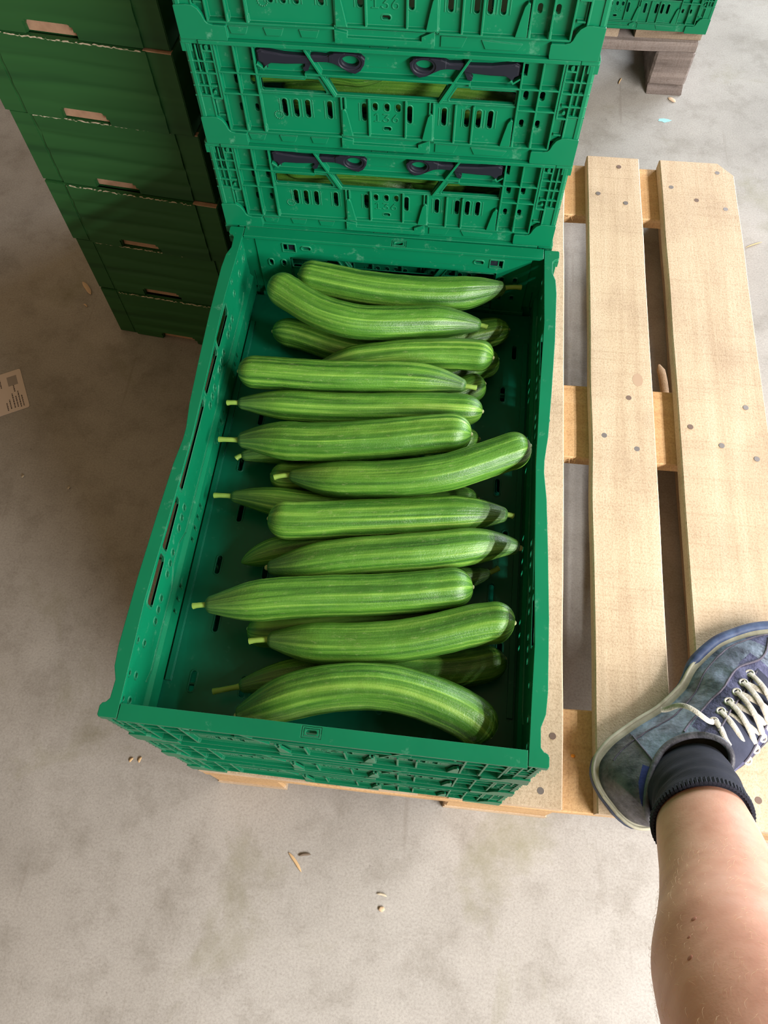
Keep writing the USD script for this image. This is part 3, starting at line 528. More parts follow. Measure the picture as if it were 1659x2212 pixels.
# ================================================================ cucumbers
CUC = [['c1', [[0.0801, 0.5645, 0.4546], [0.1129, 0.5592, 0.4539], [0.1602, 0.5526, 0.4528], [0.2181, 0.5504, 0.4514], [0.2751, 0.5555, 0.4501], [0.3148, 0.5654, 0.4492], [0.3387, 0.5719, 0.4486]], 0.021, 'bs', [1, [0.3581, 0.5745, 0.4486]]], ['c3', [[0.0495, 0.5086, 0.4086], [0.0808, 0.5071, 0.4086], [0.1303, 0.4928, 0.4086], [0.1897, 0.4862, 0.4086], [0.2579, 0.5073, 0.4086], [0.315, 0.5296, 0.4086], [0.3498, 0.5404, 0.4086]], 0.0185, 'bb', None], ['c4b', [[0.1399, 0.4205, 0.4086], [0.1841, 0.4317, 0.4086], [0.2285, 0.4442, 0.4086], [0.2728, 0.461, 0.4086], [0.3117, 0.4802, 0.4086], [0.3375, 0.4933, 0.4086]], 0.018, 'sb', None], ['c5b', [[0.1339, 0.3832, 0.4106], [0.1884, 0.3952, 0.4134], [0.2318, 0.4059, 0.4157], [0.275, 0.4205, 0.418], [0.3072, 0.4385, 0.4198], [0.3223, 0.4461, 0.4206]], 0.017, 'sb', None], ['c7b', [[0.0427, 0.3252, 0.4066], [0.0851, 0.3357, 0.4066], [0.1494, 0.3484, 0.4066], [0.2198, 0.3585, 0.4066], [0.2794, 0.3675, 0.4066], [0.3205, 0.3761, 0.4066]], 0.017, 'sb', [0, [0.0379, 0.3216, 0.4066]]], ['c8b', [[0.0826, 0.3049, 0.4066], [0.1123, 0.3035, 0.4078], [0.1546, 0.3116, 0.4096], [0.1968, 0.3197, 0.4114], [0.2391, 0.3265, 0.4132], [0.2709, 0.3301, 0.4146]], 0.0165, 'bs', None], ['c9', [[0.0416, 0.2697, 0.4106], [0.0752, 0.2697, 0.4101], [0.1181, 0.2672, 0.4095], [0.1813, 0.2692, 0.4086], [0.2436, 0.2776, 0.4077], [0.2954, 0.289, 0.407], [0.3235, 0.2961, 0.4066]], 0.017, 'sb', [0, [0.0234, 0.2691, 0.4106]]], ['c11b', [[0.0683, 0.1919, 0.4066], [0.0914, 0.2042, 0.4066], [0.1258, 0.2154, 0.4066], [0.1759, 0.2283, 0.4066], [0.2319, 0.2367, 0.4066], [0.2833, 0.239, 0.4066]], 0.0165, 'ps', None], ['c12b', [[0.1135, 0.1646, 0.4066], [0.1631, 0.1711, 0.4066], [0.2127, 0.1772, 0.4066], [0.2621, 0.1848, 0.4066], [0.3114, 0.1978, 0.4066], [0.341, 0.2073, 0.4066]], 0.016, 'bs', [1, [0.3488, 0.2135, 0.4066]]], ['c13b', [[0.0894, 0.1184, 0.4086], [0.1164, 0.1191, 0.4086], [0.1689, 0.1305, 0.4086], [0.2266, 0.1414, 0.4086], [0.2651, 0.1494, 0.4086], [0.2892, 0.1549, 0.4086], [0.3062, 0.1587, 0.4086]], 0.018, 'bb', None], ['c14', [[0.0911, 0.0568, 0.4086], [0.116, 0.0651, 0.4086], [0.1573, 0.076, 0.4086], [0.2135, 0.0855, 0.4086], [0.2701, 0.0913, 0.4086], [0.3217, 0.1004, 0.4086], [0.3451, 0.1076, 0.4086], [0.3601, 0.114, 0.4086]], 0.0185, 'sb', [0, [0.0662, 0.0496, 0.4086]]], ['c4', [[0.1218, 0.4425, 0.4326], [0.1603, 0.451, 0.4363], [0.2098, 0.4597, 0.4411], [0.2647, 0.4643, 0.4464], [0.303, 0.4638, 0.4501], [0.328, 0.4603, 0.4526]], 0.0185, 'sb', None], ['c2', [[0.049, 0.5387, 0.4646], [0.0756, 0.5254, 0.4625], [0.1154, 0.5045, 0.4594], [0.1614, 0.4955, 0.4559], [0.2113, 0.5013, 0.4521], [0.2613, 0.5106, 0.4484], [0.3121, 0.5129, 0.4446]], 0.0205, 'bs', [1, [0.3189, 0.5114, 0.4446]]], ['c5', [[0.0315, 0.4122, 0.4526], [0.0676, 0.4135, 0.4529], [0.1222, 0.4139, 0.4533], [0.1762, 0.4169, 0.4537], [0.2298, 0.4205, 0.4541], [0.2675, 0.42, 0.4544], [0.2988, 0.4145, 0.4546]], 0.0192, 'bs', [1, [0.31, 0.4142, 0.4546]]], ['c6', [[0.0356, 0.3759, 0.4406], [0.0668, 0.3767, 0.4421], [0.1269, 0.3761, 0.445], [0.1806, 0.3776, 0.4477], [0.2334, 0.3817, 0.4503], [0.2808, 0.3835, 0.4527], [0.319, 0.3828, 0.4546]], 0.018, 'sb', [0, [0.0236, 0.3754, 0.4406]]], ['c7', [[0.0451, 0.3258, 0.4406], [0.0755, 0.3283, 0.4435], [0.1238, 0.3271, 0.4482], [0.176, 0.3304, 0.4533], [0.2271, 0.3365, 0.4584], [0.2726, 0.3429, 0.4631], [0.3074, 0.3441, 0.4666]], 0.0218, 'sb', [0, [0.0237, 0.3256, 0.4406]]], ['c8', [[0.1096, 0.2921, 0.4326], [0.1445, 0.2868, 0.44], [0.1915, 0.2853, 0.4492], [0.2418, 0.288, 0.4578], [0.2858, 0.2968, 0.4641], [0.3292, 0.3143, 0.4692], [0.3708, 0.3325, 0.4726]], 0.02, 'sb', [0, [0.0925, 0.2875, 0.4326]]], ['c10', [[0.0971, 0.2309, 0.4446], [0.1277, 0.2318, 0.4446], [0.1769, 0.2383, 0.4446], [0.2309, 0.2459, 0.4446], [0.2801, 0.2536, 0.4446], [0.3245, 0.2591, 0.4446], [0.3531, 0.2603, 0.4446]], 0.0205, 'bs', [1, [0.3581, 0.2597, 0.4446]]], ['c11', [[0.1032, 0.1803, 0.4306], [0.1342, 0.184, 0.437], [0.1827, 0.1931, 0.4448], [0.2354, 0.2011, 0.4496], [0.2877, 0.2107, 0.4505], [0.3308, 0.2212, 0.4483], [0.3665, 0.2232, 0.4446]], 0.0203, 'ss', None], ['c12', [[0.051, 0.1263, 0.4506], [0.0823, 0.1319, 0.4506], [0.1328, 0.1419, 0.4506], [0.1886, 0.15, 0.4506], [0.2397, 0.1572, 0.4506], [0.2861, 0.1663, 0.4506], [0.3196, 0.1727, 0.4506]], 0.0212, 'sb', [0, [0.0396, 0.1241, 0.4506]]], ['c13', [[0.1181, 0.1002, 0.4406], [0.1526, 0.1002, 0.443], [0.199, 0.1025, 0.4464], [0.2445, 0.1085, 0.4497], [0.2893, 0.1201, 0.4531], [0.3294, 0.1327, 0.4562], [0.3622, 0.1362, 0.4586]], 0.0208, 'sb', [0, [0.1004, 0.0965, 0.4406]]], ['c15', [[0.0999, 0.0246, 0.4306], [0.1243, 0.0338, 0.4393], [0.1569, 0.0464, 0.4481], [0.2007, 0.0574, 0.4545], [0.2448, 0.0609, 0.4552], [0.2853, 0.0554, 0.4508], [0.3173, 0.0461, 0.4434], [0.3458, 0.0292, 0.4326]], 0.0225, 'sb', None]]
def cuc_profile(t, ends):
    r = np.ones_like(t)
    for e, d in ((ends[0], t), (ends[1], 1-t)):
        if e == 'b': x = np.clip(d/.085, 0, 1); r *= np.sqrt(np.clip(1-(1-x)**2.2, 0, 1))
        elif e == 'p': x = np.clip(d/.2, 0, 1); r *= np.clip(1-(1-x)**1.8, 0, 1)**.75*.97+.03
        else: x = np.clip(d/.24, 0, 1); r *= (.34+.66*np.sin(x*np.pi/2)**1.1)*np.sqrt(np.clip(1-(1-np.clip(d/.02, 0, 1))**2, 0, 1))
    return r
def skin_mesh(P, r, ends, seed, n=120, k=44):
    t = .5-.5*np.cos(np.linspace(0, np.pi, n)); t = .5*t+.5*np.linspace(0, 1, n)
    from scipy.interpolate import CubicSpline
    P = np.asarray(P, float); s = np.r_[0, np.cumsum(np.linalg.norm(np.diff(P, axis=0), axis=1))]; Ln = s[-1]; cs = CubicSpline(s/Ln, P)
    C = cs(t); T = cs(t, 1); T /= np.linalg.norm(T, axis=1, keepdims=True)
    a = np.cross(T, [0, 0, 1.0]); a /= np.linalg.norm(a, axis=1, keepdims=True); b = np.cross(a, T)
    th = np.arange(k)*2*np.pi/k+seed
    pr = r*np.maximum(cuc_profile(t, ends), .02)
    nz = meshkit.fbm(np.stack(np.broadcast_arrays(np.cos(th)[None]*1.1+seed*5, np.sin(th)[None]*1.1, (t*Ln)[:, None]*38), -1), 3)-.5
    lump = meshkit.noise(np.stack(np.broadcast_arrays(np.cos(th)[None]*3.2+seed*9, np.sin(th)[None]*3.2, (t*Ln)[:, None]*90), -1))-.5
    rad = pr[:, None]*(1+.018*np.cos(9*th+seed)[None]*np.clip(pr/r, 0, 1)[:, None]+.07*nz+.022*lump)
    V = C[:, None]+rad[..., None]*(np.cos(th)[None, :, None]*a[:, None]+np.sin(th)[None, :, None]*b[:, None])
    F = []
    for i in range(n-1):
        A = i*k+np.arange(k); B = i*k+(np.arange(k)+1) % k
        F.append(np.c_[A, B, B+k]); F.append(np.c_[A, B+k, A+k])
    N = n*k; F.append(np.c_[np.full(k, N), (np.arange(k)+1) % k, np.arange(k)]); F.append(np.c_[np.full(k, N+1), (n-1)*k+np.arange(k), (n-1)*k+(np.arange(k)+1) % k])
    V = np.vstack([V.reshape(-1, 3), C[:1], C[-1:]])
    m = trimesh.Trimesh(V, np.vstack(F), process=False)
    if m.volume < 0: m.invert()
    skin = np.stack(np.broadcast_arrays(np.cos(th)[None], np.sin(th)[None], (t*Ln)[:, None]), -1).reshape(-1, 3)
    skin = np.vstack([skin, [0, 0, 0], [0, 0, Ln]])
    tip = np.zeros(n)
    for e, d in ((ends[0], t), (ends[1], 1-t)):
        if e == 's': tip = np.maximum(tip, np.clip(1-d/.19, 0, 1))
    tip = np.r_[np.repeat(tip, k), tip[0], tip[-1]]
    return m, skin, tip, C, T
def cucumber(label, P, r, ends, stem, seed, group=None):
    t = thing('cucumber', label, 'cucumber', group=group)
    m, skin, tip, C, T = skin_mesh(P, r, ends, seed)
    o = obj('fruit', m, 'cucumber_skin', t, smooth=True)
    api = UsdGeom.PrimvarsAPI(o)
    api.CreatePrimvar('skin', Sdf.ValueTypeNames.Vector3fArray, 'vertex').Set(Vt.Vec3fArray.FromNumpy(skin.astype(np.float32)))
    api.CreatePrimvar('tip', Sdf.ValueTypeNames.FloatArray, 'vertex').Set(Vt.FloatArray.FromNumpy(tip.astype(np.float32)))
    for e in (0, 1):
        p0 = C[0] if e == 0 else C[-1]; d = -T[0] if e == 0 else T[-1]
        if stem and stem[0] == e:
            q = np.array(stem[1]); v = q-p0
            obj('stem', tube(spline([p0-d*.005, p0+v*.45+[0, 0, .001], q], 10), np.r_[.0042, .0036, .0031, np.full(5, .0029), .0032, .0034], 8), 'cucumber_stem_green', t, smooth=50, label='cut light green stalk')
        elif ends[e] == 's':
            c = trimesh.creation.icosphere(2, .0032); c.vertices *= [1, 1, .8]; c.apply_translation(p0+d*.0002); obj('stem', c, 'cucumber_scar', t, smooth=True)
        elif ends[e] == 'b':
            c = trimesh.creation.icosphere(2, .0026); c.apply_translation(p0-d*.0012); obj('blossom_scar', c, 'cucumber_scar', t, smooth=True)
    return t
LAB = {
 'c1': 'cucumber lying farthest back, against the far wall of the open crate',
 'c3': 'dull cucumber half buried under the bent one near the back, blunt at both ends',
 'c4b': 'almost hidden cucumber, dark end peeking out right under the short slanted one',
 'c5b': 'almost hidden cucumber, green end showing beneath the stalk of the webbed grey-green one',
 'c7b': 'cucumber lying under the broad one, its bent stalk showing lower left',
 'c8b': 'cucumber with pale yellowish blunt end peeking out left of the upward curving one',
 'c9': 'slim dark cucumber with stalk touching the left crate wall, dipping under its neighbour',
 'c11b': 'yellow-green cucumber with pointed tip showing at left between two darker ones',
 'c12b': 'small dark cucumber tip with dry stalk sticking out at right under the longest one',
 'c13b': 'dark blunt cucumber half hidden under the one with a shaded right tip near the front',
 'c14': 'dark cucumber in shade with long pale stalk, second from the near wall',
 'c4': 'short slanted cucumber with glossy rounded right end, fourth from the back',
 'c2': 'bent cucumber curving up to the left, second from the back, small stalk at right',
 'c5': 'cucumber with grey-green webbed skin and short stalk pointing right',
 'c6': 'straight striped cucumber with stalk at left and yellow-tipped right end',
 'c7': 'broad bright green cucumber with long thin stalk at left, middle of the crate',
 'c8': 'cucumber whose right end curves upward into the shade of the crate wall',
 'c10': 'straight cucumber with blunt left end and shaded narrow neck at right',
 'c11': 'strongly ribbed cucumber with dark pointed left tip and shaded right end',
 'c12': 'longest cucumber, wrinkled near its round right end, stalk pointing left',
 'c13': 'thick cucumber with pale stalk at left and dark shaded band near its right tip',
 'c15': 'big arched cucumber nearest the viewer, bending down to the right by the near wall'}
for i, (nm, P_, r_, ends_, stem_) in enumerate(CUC):
    cucumber(LAB[nm], P_, r_, ends_, stem_, i*1.37+.3, 'loose cucumbers in the open crate')
# cucumbers inside the closed crates of the rear stack, seen through their windows
zA, zB = .1456+3*STEP, .1456+4*STEP
for i, (lab, x0, x1, y, z, bow) in enumerate([
    ('pale cucumber across the middle window of the lower lever crate', .060, .310, .640, zA+.066, .004),
    ('cucumber lying lower left inside the lower lever crate', .040, .215, .640, zA+.0350, .003),
    ('dark cucumber at the right window of the lower lever crate', .200, .360, .672, zA+.0360, -.003),
    ('shiny cucumber filling the left window of the upper lever crate', .030, .190, .642, zB+.068, .004),
    ('dark cucumber deep behind the middle window of the upper lever crate', .130, .355, .720, zB+.050, -.004),
    ('cucumber at the bottom inside the upper lever crate', .070, .330, .644, zB+.0350, .003),
    ('cucumber inside the topmost crate, glimpsed through its slots', .060, .320, .640, zB+STEP+.055, .004)]):
    m_ = (x0+x1)/2
    cucumber(lab, [(x0, y, z), ((x0+m_)/2, y+bow, z+.002), (m_, y+bow*1.4, z+.003), ((x1+m_)/2, y+bow, z+.002), (x1, y, z)], .0205, 'bs', None, 40+i*2.1, 'cucumbers inside the closed crates')

# ================================================================ person: right leg stepping on the pallet
ANG = math.radians(41); AX = np.array([math.cos(ANG), math.sin(ANG), 0]); NL = np.array([-AX[1], AX[0], 0]); HEEL = np.array([.506, .006, .1462])
PS = thing('person', 'person with bare calf, dark ankle sock and worn blue-grey laced shoe on the pallet', 'person')
def W3(s, t, h, lean=.42):
    s, t, h = np.broadcast_arrays(np.asarray(s, float), t, h)
    return HEEL+s[..., None]*AX+(t-lean*np.maximum(h-.02, 0))[..., None]*NL+h[..., None]*np.array([0, 0, 1.0])
OUT = np.array([(.0195, .002, -.022), (.022, .017, -.036), (.030, .032, -.049), (.045, .042, -.057), (.075, .0465, -.060), (.11, .045, -.060), (.15, .041, -.059), (.19, .044, -.061), (.23, .056, -.066), (.27, .059, -.069), (.31, .0505, -.064), (.34, .037, -.052), (.357, .021, -.036), (.3635, .004, -.018)])
def outl(s):
    return np.interp(s, OUT[:, 0], OUT[:, 1]), np.interp(s, OUT[:, 0], OUT[:, 2])
from scipy.interpolate import PchipInterpolator
_m, _l = PchipInterpolator(OUT[:, 0], OUT[:, 1]), PchipInterpolator(OUT[:, 0], OUT[:, 2])
def sole_ring(off, n=150):
    s = .0195+(.3635-.0195)*(.5-.5*np.cos(np.linspace(0, np.pi, n)))
    poly = Polygon(np.r_[np.c_[s, _m(s)], np.c_[s, _l(s)][::-1]]).buffer(off)
    return poly
def sole_layer(off, h0, h1, scallop=0.0):
    pl = sole_ring(off)
    if scallop:
        c = np.array(pl.exterior.coords); d = np.r_[0, np.cumsum(np.linalg.norm(np.diff(c, axis=0), axis=1))]
        q = [pl.exterior.interpolate(x) for x in np.arange(0, d[-1], .022)]
        pl = unary_union([pl.buffer(-.002)] + [Point(p.x, p.y).buffer(.0072) for p in q])
    e = ext(pl.simplify(.0004), h0, h1); v = e.vertices
    e.vertices = W3(v[:, 0], v[:, 1], v[:, 2]+.010*np.clip((v[:, 0]-.29)/.08, 0, 1)**2, 0.0)
    return e
TOPH = PchipInterpolator([.018, .03, .06, .10, .135, .16, .20, .24, .28, .32, .345, .364], [.060, .076, .080, .080, .092, .094, .082, .070, .058, .050, .042, .030])
def upper_pt(s, w):
    """w -1 (lateral) .. 1 (medial) across the shoe."""
    m, l = _m(s)-.003, _l(s)+.003; c, hw = (m+l)/2, (m-l)/2; h = TOPH(s)
    # superellipse section: steep sides, round top, starting at the welt
    ph = (1-w)*np.pi/2; ca, sa = np.cos(ph), np.sin(ph)
    narrow = np.interp(s, [.02, .10, .16, .25, .36], [.78, .80, .72, .80, .92])
    x = np.sign(ca)*np.abs(ca)**.62; z = np.abs(sa)**.75
    hh = .016+(h-.016)*z
    return c+hw*x*(1-(1-narrow)*z**1.5), hh
ns, nw = 380, 220
S_ = .0200+(.3630-.0200)*(.5-.5*np.cos(np.linspace(0, np.pi, ns)))*.35+(np.linspace(0, 1, ns)*(.3630-.0200))*.65; S_ = np.linspace(.0200, .3630, ns)
Wg = np.linspace(-1, 1, nw); SS, WW = np.meshgrid(S_, Wg, indexing='ij'); TT, HH = upper_pt(SS, WW)
end = np.clip(np.minimum((SS-.0195)/.012, (.3637-SS)/.010), 0, 1)**.5; HH = .016+(HH-.016)*end
crease = .0022*np.sin((SS-.215)*190+WW*1.5)*np.exp(-((SS-.245)/.028)**2)*np.exp(-((np.abs(WW)-.55)/.22)**2)*1.1
HH = HH+crease
UP = W3(SS, TT, HH)
CO_S, CO_T, CO_A, CO_B, CO_R = .093, -.0130, .0655, .0360, math.radians(14)
def co_uv(s, t): return ((s-CO_S)*math.cos(CO_R)+(t-CO_T)*math.sin(CO_R))/CO_A, (-(s-CO_S)*math.sin(CO_R)+(t-CO_T)*math.cos(CO_R))/CO_B
rr = sum(q*q for q in co_uv(SS, TT))
open_ = (rr < 1) & (HH > .045)
cell = lambda f: (f[:-1, :-1]+f[1:, :-1]+f[:-1, 1:]+f[1:, 1:])/4
cs_, ct_, ch_, cw_ = cell(SS), cell(TT), cell(HH), cell(WW); co_ = cell(open_.astype(float)) > .9
def axt(s): return .001-.010*np.clip((.258-s)/.086, 0, 1.4)
axis_t = axt(cs_)
eyestay = (cs_ > .148) & (cs_ < .288) & (np.abs(ct_-axis_t) < .037) & (ch_ > .045)
tongue = (cs_ > .140) & (cs_ < .275) & (np.abs(ct_-axis_t) < .0215)
toe = (cs_ > .318-.22*np.abs(ct_-axis_t)) & ~eyestay
heelc = (cs_ < .078+.35*(.075-ch_)) & ~eyestay
cu_, cv_ = co_uv(cs_, ct_); ca_ = np.arctan2(cv_, cu_); heeltab = (ca_ > 1.76) & (ca_ < 2.50) & (ch_ > .045) & (cu_**2+cv_**2 < 1.52-.75*np.maximum(0, ca_-2.05))
def sub(mask):
    ii, jj = np.nonzero(mask & ~co_); idx = ii*nw+jj
    f = np.vstack([np.c_[idx, idx+nw, idx+nw+1], np.c_[idx, idx+nw+1, idx+1]]); used = np.unique(f); mp = np.full(ns*nw, -1); mp[used] = np.arange(len(used))
    v = UP.reshape(-1, 3)[used]; f = mp[f]
    # give the panel its thickness
    m = trimesh.Trimesh(v, f, process=False)
    if (m.face_normals[:, 2]*m.area_faces).sum() < 0: f = f[:, ::-1]; m = trimesh.Trimesh(v, f, process=False)
    vn = m.vertex_normals; N = len(v); e = np.sort(np.vstack([f[:, [0, 1]], f[:, [1, 2]], f[:, [2, 0]]]), axis=1); d = np.vstack([f[:, [0, 1]], f[:, [1, 2]], f[:, [2, 0]]])
    _, inv, cnt = np.unique(e, axis=0, return_inverse=True, return_counts=True); bd = d[cnt[inv.ravel()] == 1]
    side = np.vstack([np.c_[bd[:, 1], bd[:, 0], bd[:, 0]+N], np.c_[bd[:, 1], bd[:, 0]+N, bd[:, 1]+N]])
    return trimesh.Trimesh(np.vstack([v, v-vn*.0018]), np.vstack([f, f[:, ::-1]+N, side]), process=False)
rest = ~(eyestay | tongue | toe | heelc | heeltab)
SH = obj('shoe', sub(rest), 'shoe_leather_teal', PS, smooth=45, label='worn blue-grey leather walking shoe')
obj('toe_panel', sub(toe & ~tongue), 'shoe_suede_purple', SH, smooth=45, label='faded purple-blue suede toe panel')
obj('heel_counter', sub(heelc & ~heeltab), 'shoe_leather_grey', SH, smooth=45, label='dark grey scuffed heel counter')
obj('heel_tab', sub(heeltab), 'shoe_suede_blue', SH, smooth=45, label='royal blue suede heel tab')
obj('eyelet_panel', sub(eyestay & ~tongue & ~toe), 'shoe_suede_purple', SH, smooth=45, label='purple-grey eyelet panel')
obj('tongue', sub(tongue), 'shoe_tongue', SH, smooth=45)
obj('midsole', sole_layer(.0018, .010, .024), 'sole_cream', SH, smooth=40, label='dirty cream midsole band')
obj('outsole', sole_layer(.0030, .0002, .0105, .0), 'sole_blue', SH, smooth=40, label='dark blue rubber outsole')
wl = np.array(sole_ring(.0032).exterior.coords)[:-1]; wl = wl[::2]
obj('welt', tube(W3(wl[:, 0], wl[:, 1], .0235+.010*np.clip((wl[:, 0]-.29)/.08, 0, 1)**2, 0.0), .0024, 7, closed=True), 'sole_cream', SH, smooth=60)
fw_ = wl[(wl[:, 0] > .17) & (wl[:, 1] > 0)]; fw_ = fw_[np.argsort(fw_[:, 0])]
obj('toe_guard', tube(W3(fw_[:, 0], fw_[:, 1]+.0010, np.full(len(fw_), .019)+.010*np.clip((fw_[:, 0]-.29)/.08, 0, 1)**2, 0.0), .0072*np.clip(np.linspace(0, 6, len(fw_)), .2, 1), 9, flat=1.15), 'sole_blue', SH, smooth=60, label='blue rubber guard round the forefoot')
def on_upper(s, t, lift=.001):
    """Point of the shoe surface over (s, t)."""
    w = np.linspace(-.93, .93, 200); tt, hh = upper_pt(np.full(200, s), w); i = np.argmin(np.abs(tt-t)); h = hh[i]*1.0
    return W3(s, t, h+lift)
def seam(name, st, r=.0011, m_='seam_thread', parent=SH, lift=.0008):
    P_ = spline([np.r_[a, 0] for a in st], 40)[:, :2]
    return obj(name, tube(np.array([on_upper(a, b, lift) for a, b in P_]), r, 6), m_, parent, smooth=60)
for sg in (1, -1):
    seam('stitched_seam', [(.135, axt(.135)+sg*.039), (.18, axt(.18)+sg*.0372), (.22, axt(.22)+sg*.0365), (.262, axt(.262)+sg*.0345), (.290, axt(.290)+sg*.026), (.318, axt(.318)+sg*.030), (.330, axt(.330)+sg*.032)], .0015)
    seam('stitched_seam', [(.162, axt(.162)+sg*.0225), (.20, axt(.20)+sg*.0215), (.27, axt(.27)+sg*.0205)], .0014)
q = np.array([(s, t) for s, t in zip(np.linspace(.05, .34, 60), _m(np.linspace(.05, .34, 60))-.0065)])
obj('stitched_seam', tube(np.array([on_upper(a, b, .0006) for a, b in q]), .0013, 6), 'seam_thread', SH, smooth=60)
for w0, w1 in ((.90, .30), (-.90, -.30)):      # seam where the heel counter meets the side
    P_ = []
    for w in np.linspace(w0, w1, 24):
        s = .08
        for _ in range(8): s = .078+.35*(.075-float(upper_pt(s, w)[1]))
        t_, h_ = upper_pt(s, w); u_, v_ = co_uv(s, t_)
        if u_*u_+v_*v_ > 1.05: P_.append(W3(s, t_, h_+.0008))
    if len(P_) > 4: obj('stitched_seam', tube(np.array(P_), .0014, 6), 'seam_thread', SH, smooth=60)
# padded collar
th = np.linspace(0, 2*np.pi, 90)[:-1]; cp = []
for a in th:
    x_, y_ = CO_A*math.cos(a), CO_B*math.sin(a); s, t = CO_S+x_*math.cos(CO_R)-y_*math.sin(CO_R), CO_T+x_*math.sin(CO_R)+y_*math.cos(CO_R); s = max(s, .0265)
    m_i, l_i = float(_m(s)), float(_l(s)); t = min(max(t, l_i+.010), m_i-.010)
    w = np.linspace(-.93, .93, 160); tt, hh = upper_pt(np.full(160, s), w); h = hh[np.argmin(np.abs(tt-t))]
    cp.append(W3(s, t, max(h, .060)-.001))
cp = np.array(cp); cp = sum(np.roll(cp, k, 0) for k in range(-3, 4))/7
obj('collar', tube(cp, .0040, 10, closed=True), 'shoe_leather_grey', SH, smooth=60, label='padded dark collar')
# eyelets and laces
rows = [.170, .188, .206, .224, .242, .260]
EY = {}
for sg in (1, -1):
    for k, s in enumerate(rows):
        c = on_upper(s, axt(s)+sg*(.0285-.0008*k), .0012); EY[sg, k] = c
        a = np.linspace(0, 2*np.pi, 16)[:-1]; nrm = np.array([0, 0, 1.0])*.86+NL*sg*.5; nrm /= np.linalg.norm(nrm); e1 = AX; e2 = np.cross(nrm, e1)
        obj('eyelet', tube(np.array([c+.0046*math.cos(x)*e1+.0046*math.sin(x)*e2 for x in a]), .0014, 6, closed=True, flat=.6), 'eyelet_metal', SH, smooth=60)
def lace(pts, r=.0040, n=26):
    return tube(spline(pts, n), r, 10, flat=.42, upv=(0.05, 0.02, 1))
up = np.array([0, 0, 1.0])
for k in range(len(rows)-1):
    for sg in (1, -1):
        a, b = EY[sg, k], EY[-sg, k+1]; lift = .0045 if sg > 0 else .0085
        obj('lace', lace([a-up*.001, a*.75+b*.25+up*lift, (a+b)/2+up*(lift+.003), a*.25+b*.75+up*lift, b-up*.001]), 'lace_cord', SH, smooth=60)
kn = (EY[1, 0]+EY[-1, 0])/2+up*.012-AX*.010
obj('lace', lace([EY[1, 0], EY[1, 0]*.5+kn*.5+up*.003, kn, EY[-1, 0]*.5+kn*.5+up*.003, EY[-1, 0]]), 'lace_cord', SH, smooth=60)
obj('lace', lace([EY[1, 0]-up*.001, *[np.array(q) for q in [[0.6182, 0.1151, 0.24], [0.608, 0.1232, 0.236], [0.5971, 0.1276, 0.226], [0.5884, 0.1251, 0.214], [0.5811, 0.1244, 0.208]]]], .0034, 40), 'lace_cord', SH, smooth=60, label='loose lace end hanging over the side')
# sock and leg, one continuous surface of rings swept up the shin
def swept(cen, rad, asp, n=90, k=64, f=None, close=(True, True)):
    C = spline(cen, n); s = np.linspace(0, 1, len(rad)); t = np.linspace(0, 1, n); Rr = PchipInterpolator(s, rad)(t); A = PchipInterpolator(s, asp)(t)
    T = np.gradient(C, axis=0); T /= np.linalg.norm(T, axis=1, keepdims=True)
    e1 = AX-T*(T@AX)[:, None]; e1 /= np.linalg.norm(e1, axis=1, keepdims=True); e2 = np.cross(T, e1)
    th = np.arange(k)*2*np.pi/k; rr_ = Rr[:, None]*np.ones(k)[None]
    if f is not None: rr_ = rr_*f(t[:, None], th[None])
    V = C[:, None]+rr_[..., None]*(A[:, None, None]*np.cos(th)[None, :, None]*e1[:, None]+np.sin(th)[None, :, None]*e2[:, None]/A[:, None, None])
    F = []
    for i in range(n-1):
        a = i*k+np.arange(k); b = i*k+(np.arange(k)+1) % k; F += [np.c_[a, b, b+k], np.c_[a, b+k, a+k]]
    N = n*k; V = np.vstack([V.reshape(-1, 3), C[:1], C[-1:]])
    F += [np.c_[np.full(k, N), (np.arange(k)+1) % k, np.arange(k)], np.c_[np.full(k, N+1), (n-1)*k+np.arange(k), (n-1)*k+(np.arange(k)+1) % k]]
    m = trimesh.Trimesh(V, np.vstack(F), process=False)
    if m.volume < 0: m.invert()
    return m, C, T, Rr, e1, e2
LEGC = [[0.6014, 0.0163, 0.258], [0.5884, -0.0124, 0.3], [0.5802, -0.0528, 0.345], [0.5689, -0.0902, 0.39], [0.5554, -0.1207, 0.435], [0.5455, -0.1477, 0.48], [0.5362, -0.172, 0.53], [0.5272, -0.1944, 0.58], [0.5121, -0.2306, 0.64], [0.4918, -0.2727, 0.7]]
LEGR = [0.037, 0.0445, 0.05, 0.0565, 0.064, 0.064, 0.061, 0.059, 0.064]
def calf(t, th): return 1+.05*np.cos(th-2.6)*np.exp(-((t-.62)/.2)**2)+.012*np.sin(3*th+t*9)
leg, LC, LT, LR, LE1, LE2 = swept(LEGC, LEGR, [1.12, 1.12, 1.10, 1.06, 1.03, 1.0, 1.0, 1.0, 1.0], 120, 72, calf)
LG = obj('leg', leg, 'skin', PS, smooth=True, label='bare lower leg with fine blond hair')
SOCKC = [[0.61, 0.046, 0.18], [0.603, 0.034, 0.225], [0.5994, 0.0088, 0.268], [0.5915, -0.0053, 0.29], [0.5888, -0.0114, 0.299]]
def folds(t, th): return 1+.016*np.sin(t*34+1.2*np.sin(th))*np.exp(-((t-.55)/.3)**2)+.008*np.sin(5*th+t*20)+.03*np.exp(-((t-.985)/.03)**2)
sock, SC, ST, SR, SE1, SE2 = swept(SOCKC, [0.04, 0.0455, 0.0452, 0.0456, 0.0462], [1.25, 1.24, 1.14, 1.12, 1.12], 90, 72, folds)
SK = obj('sock', sock, 'sock_knit', PS, smooth=True, label='dark navy ribbed ankle sock')
i0 = -2; th = np.linspace(0, 2*np.pi, 73)[:-1]
cuff = []
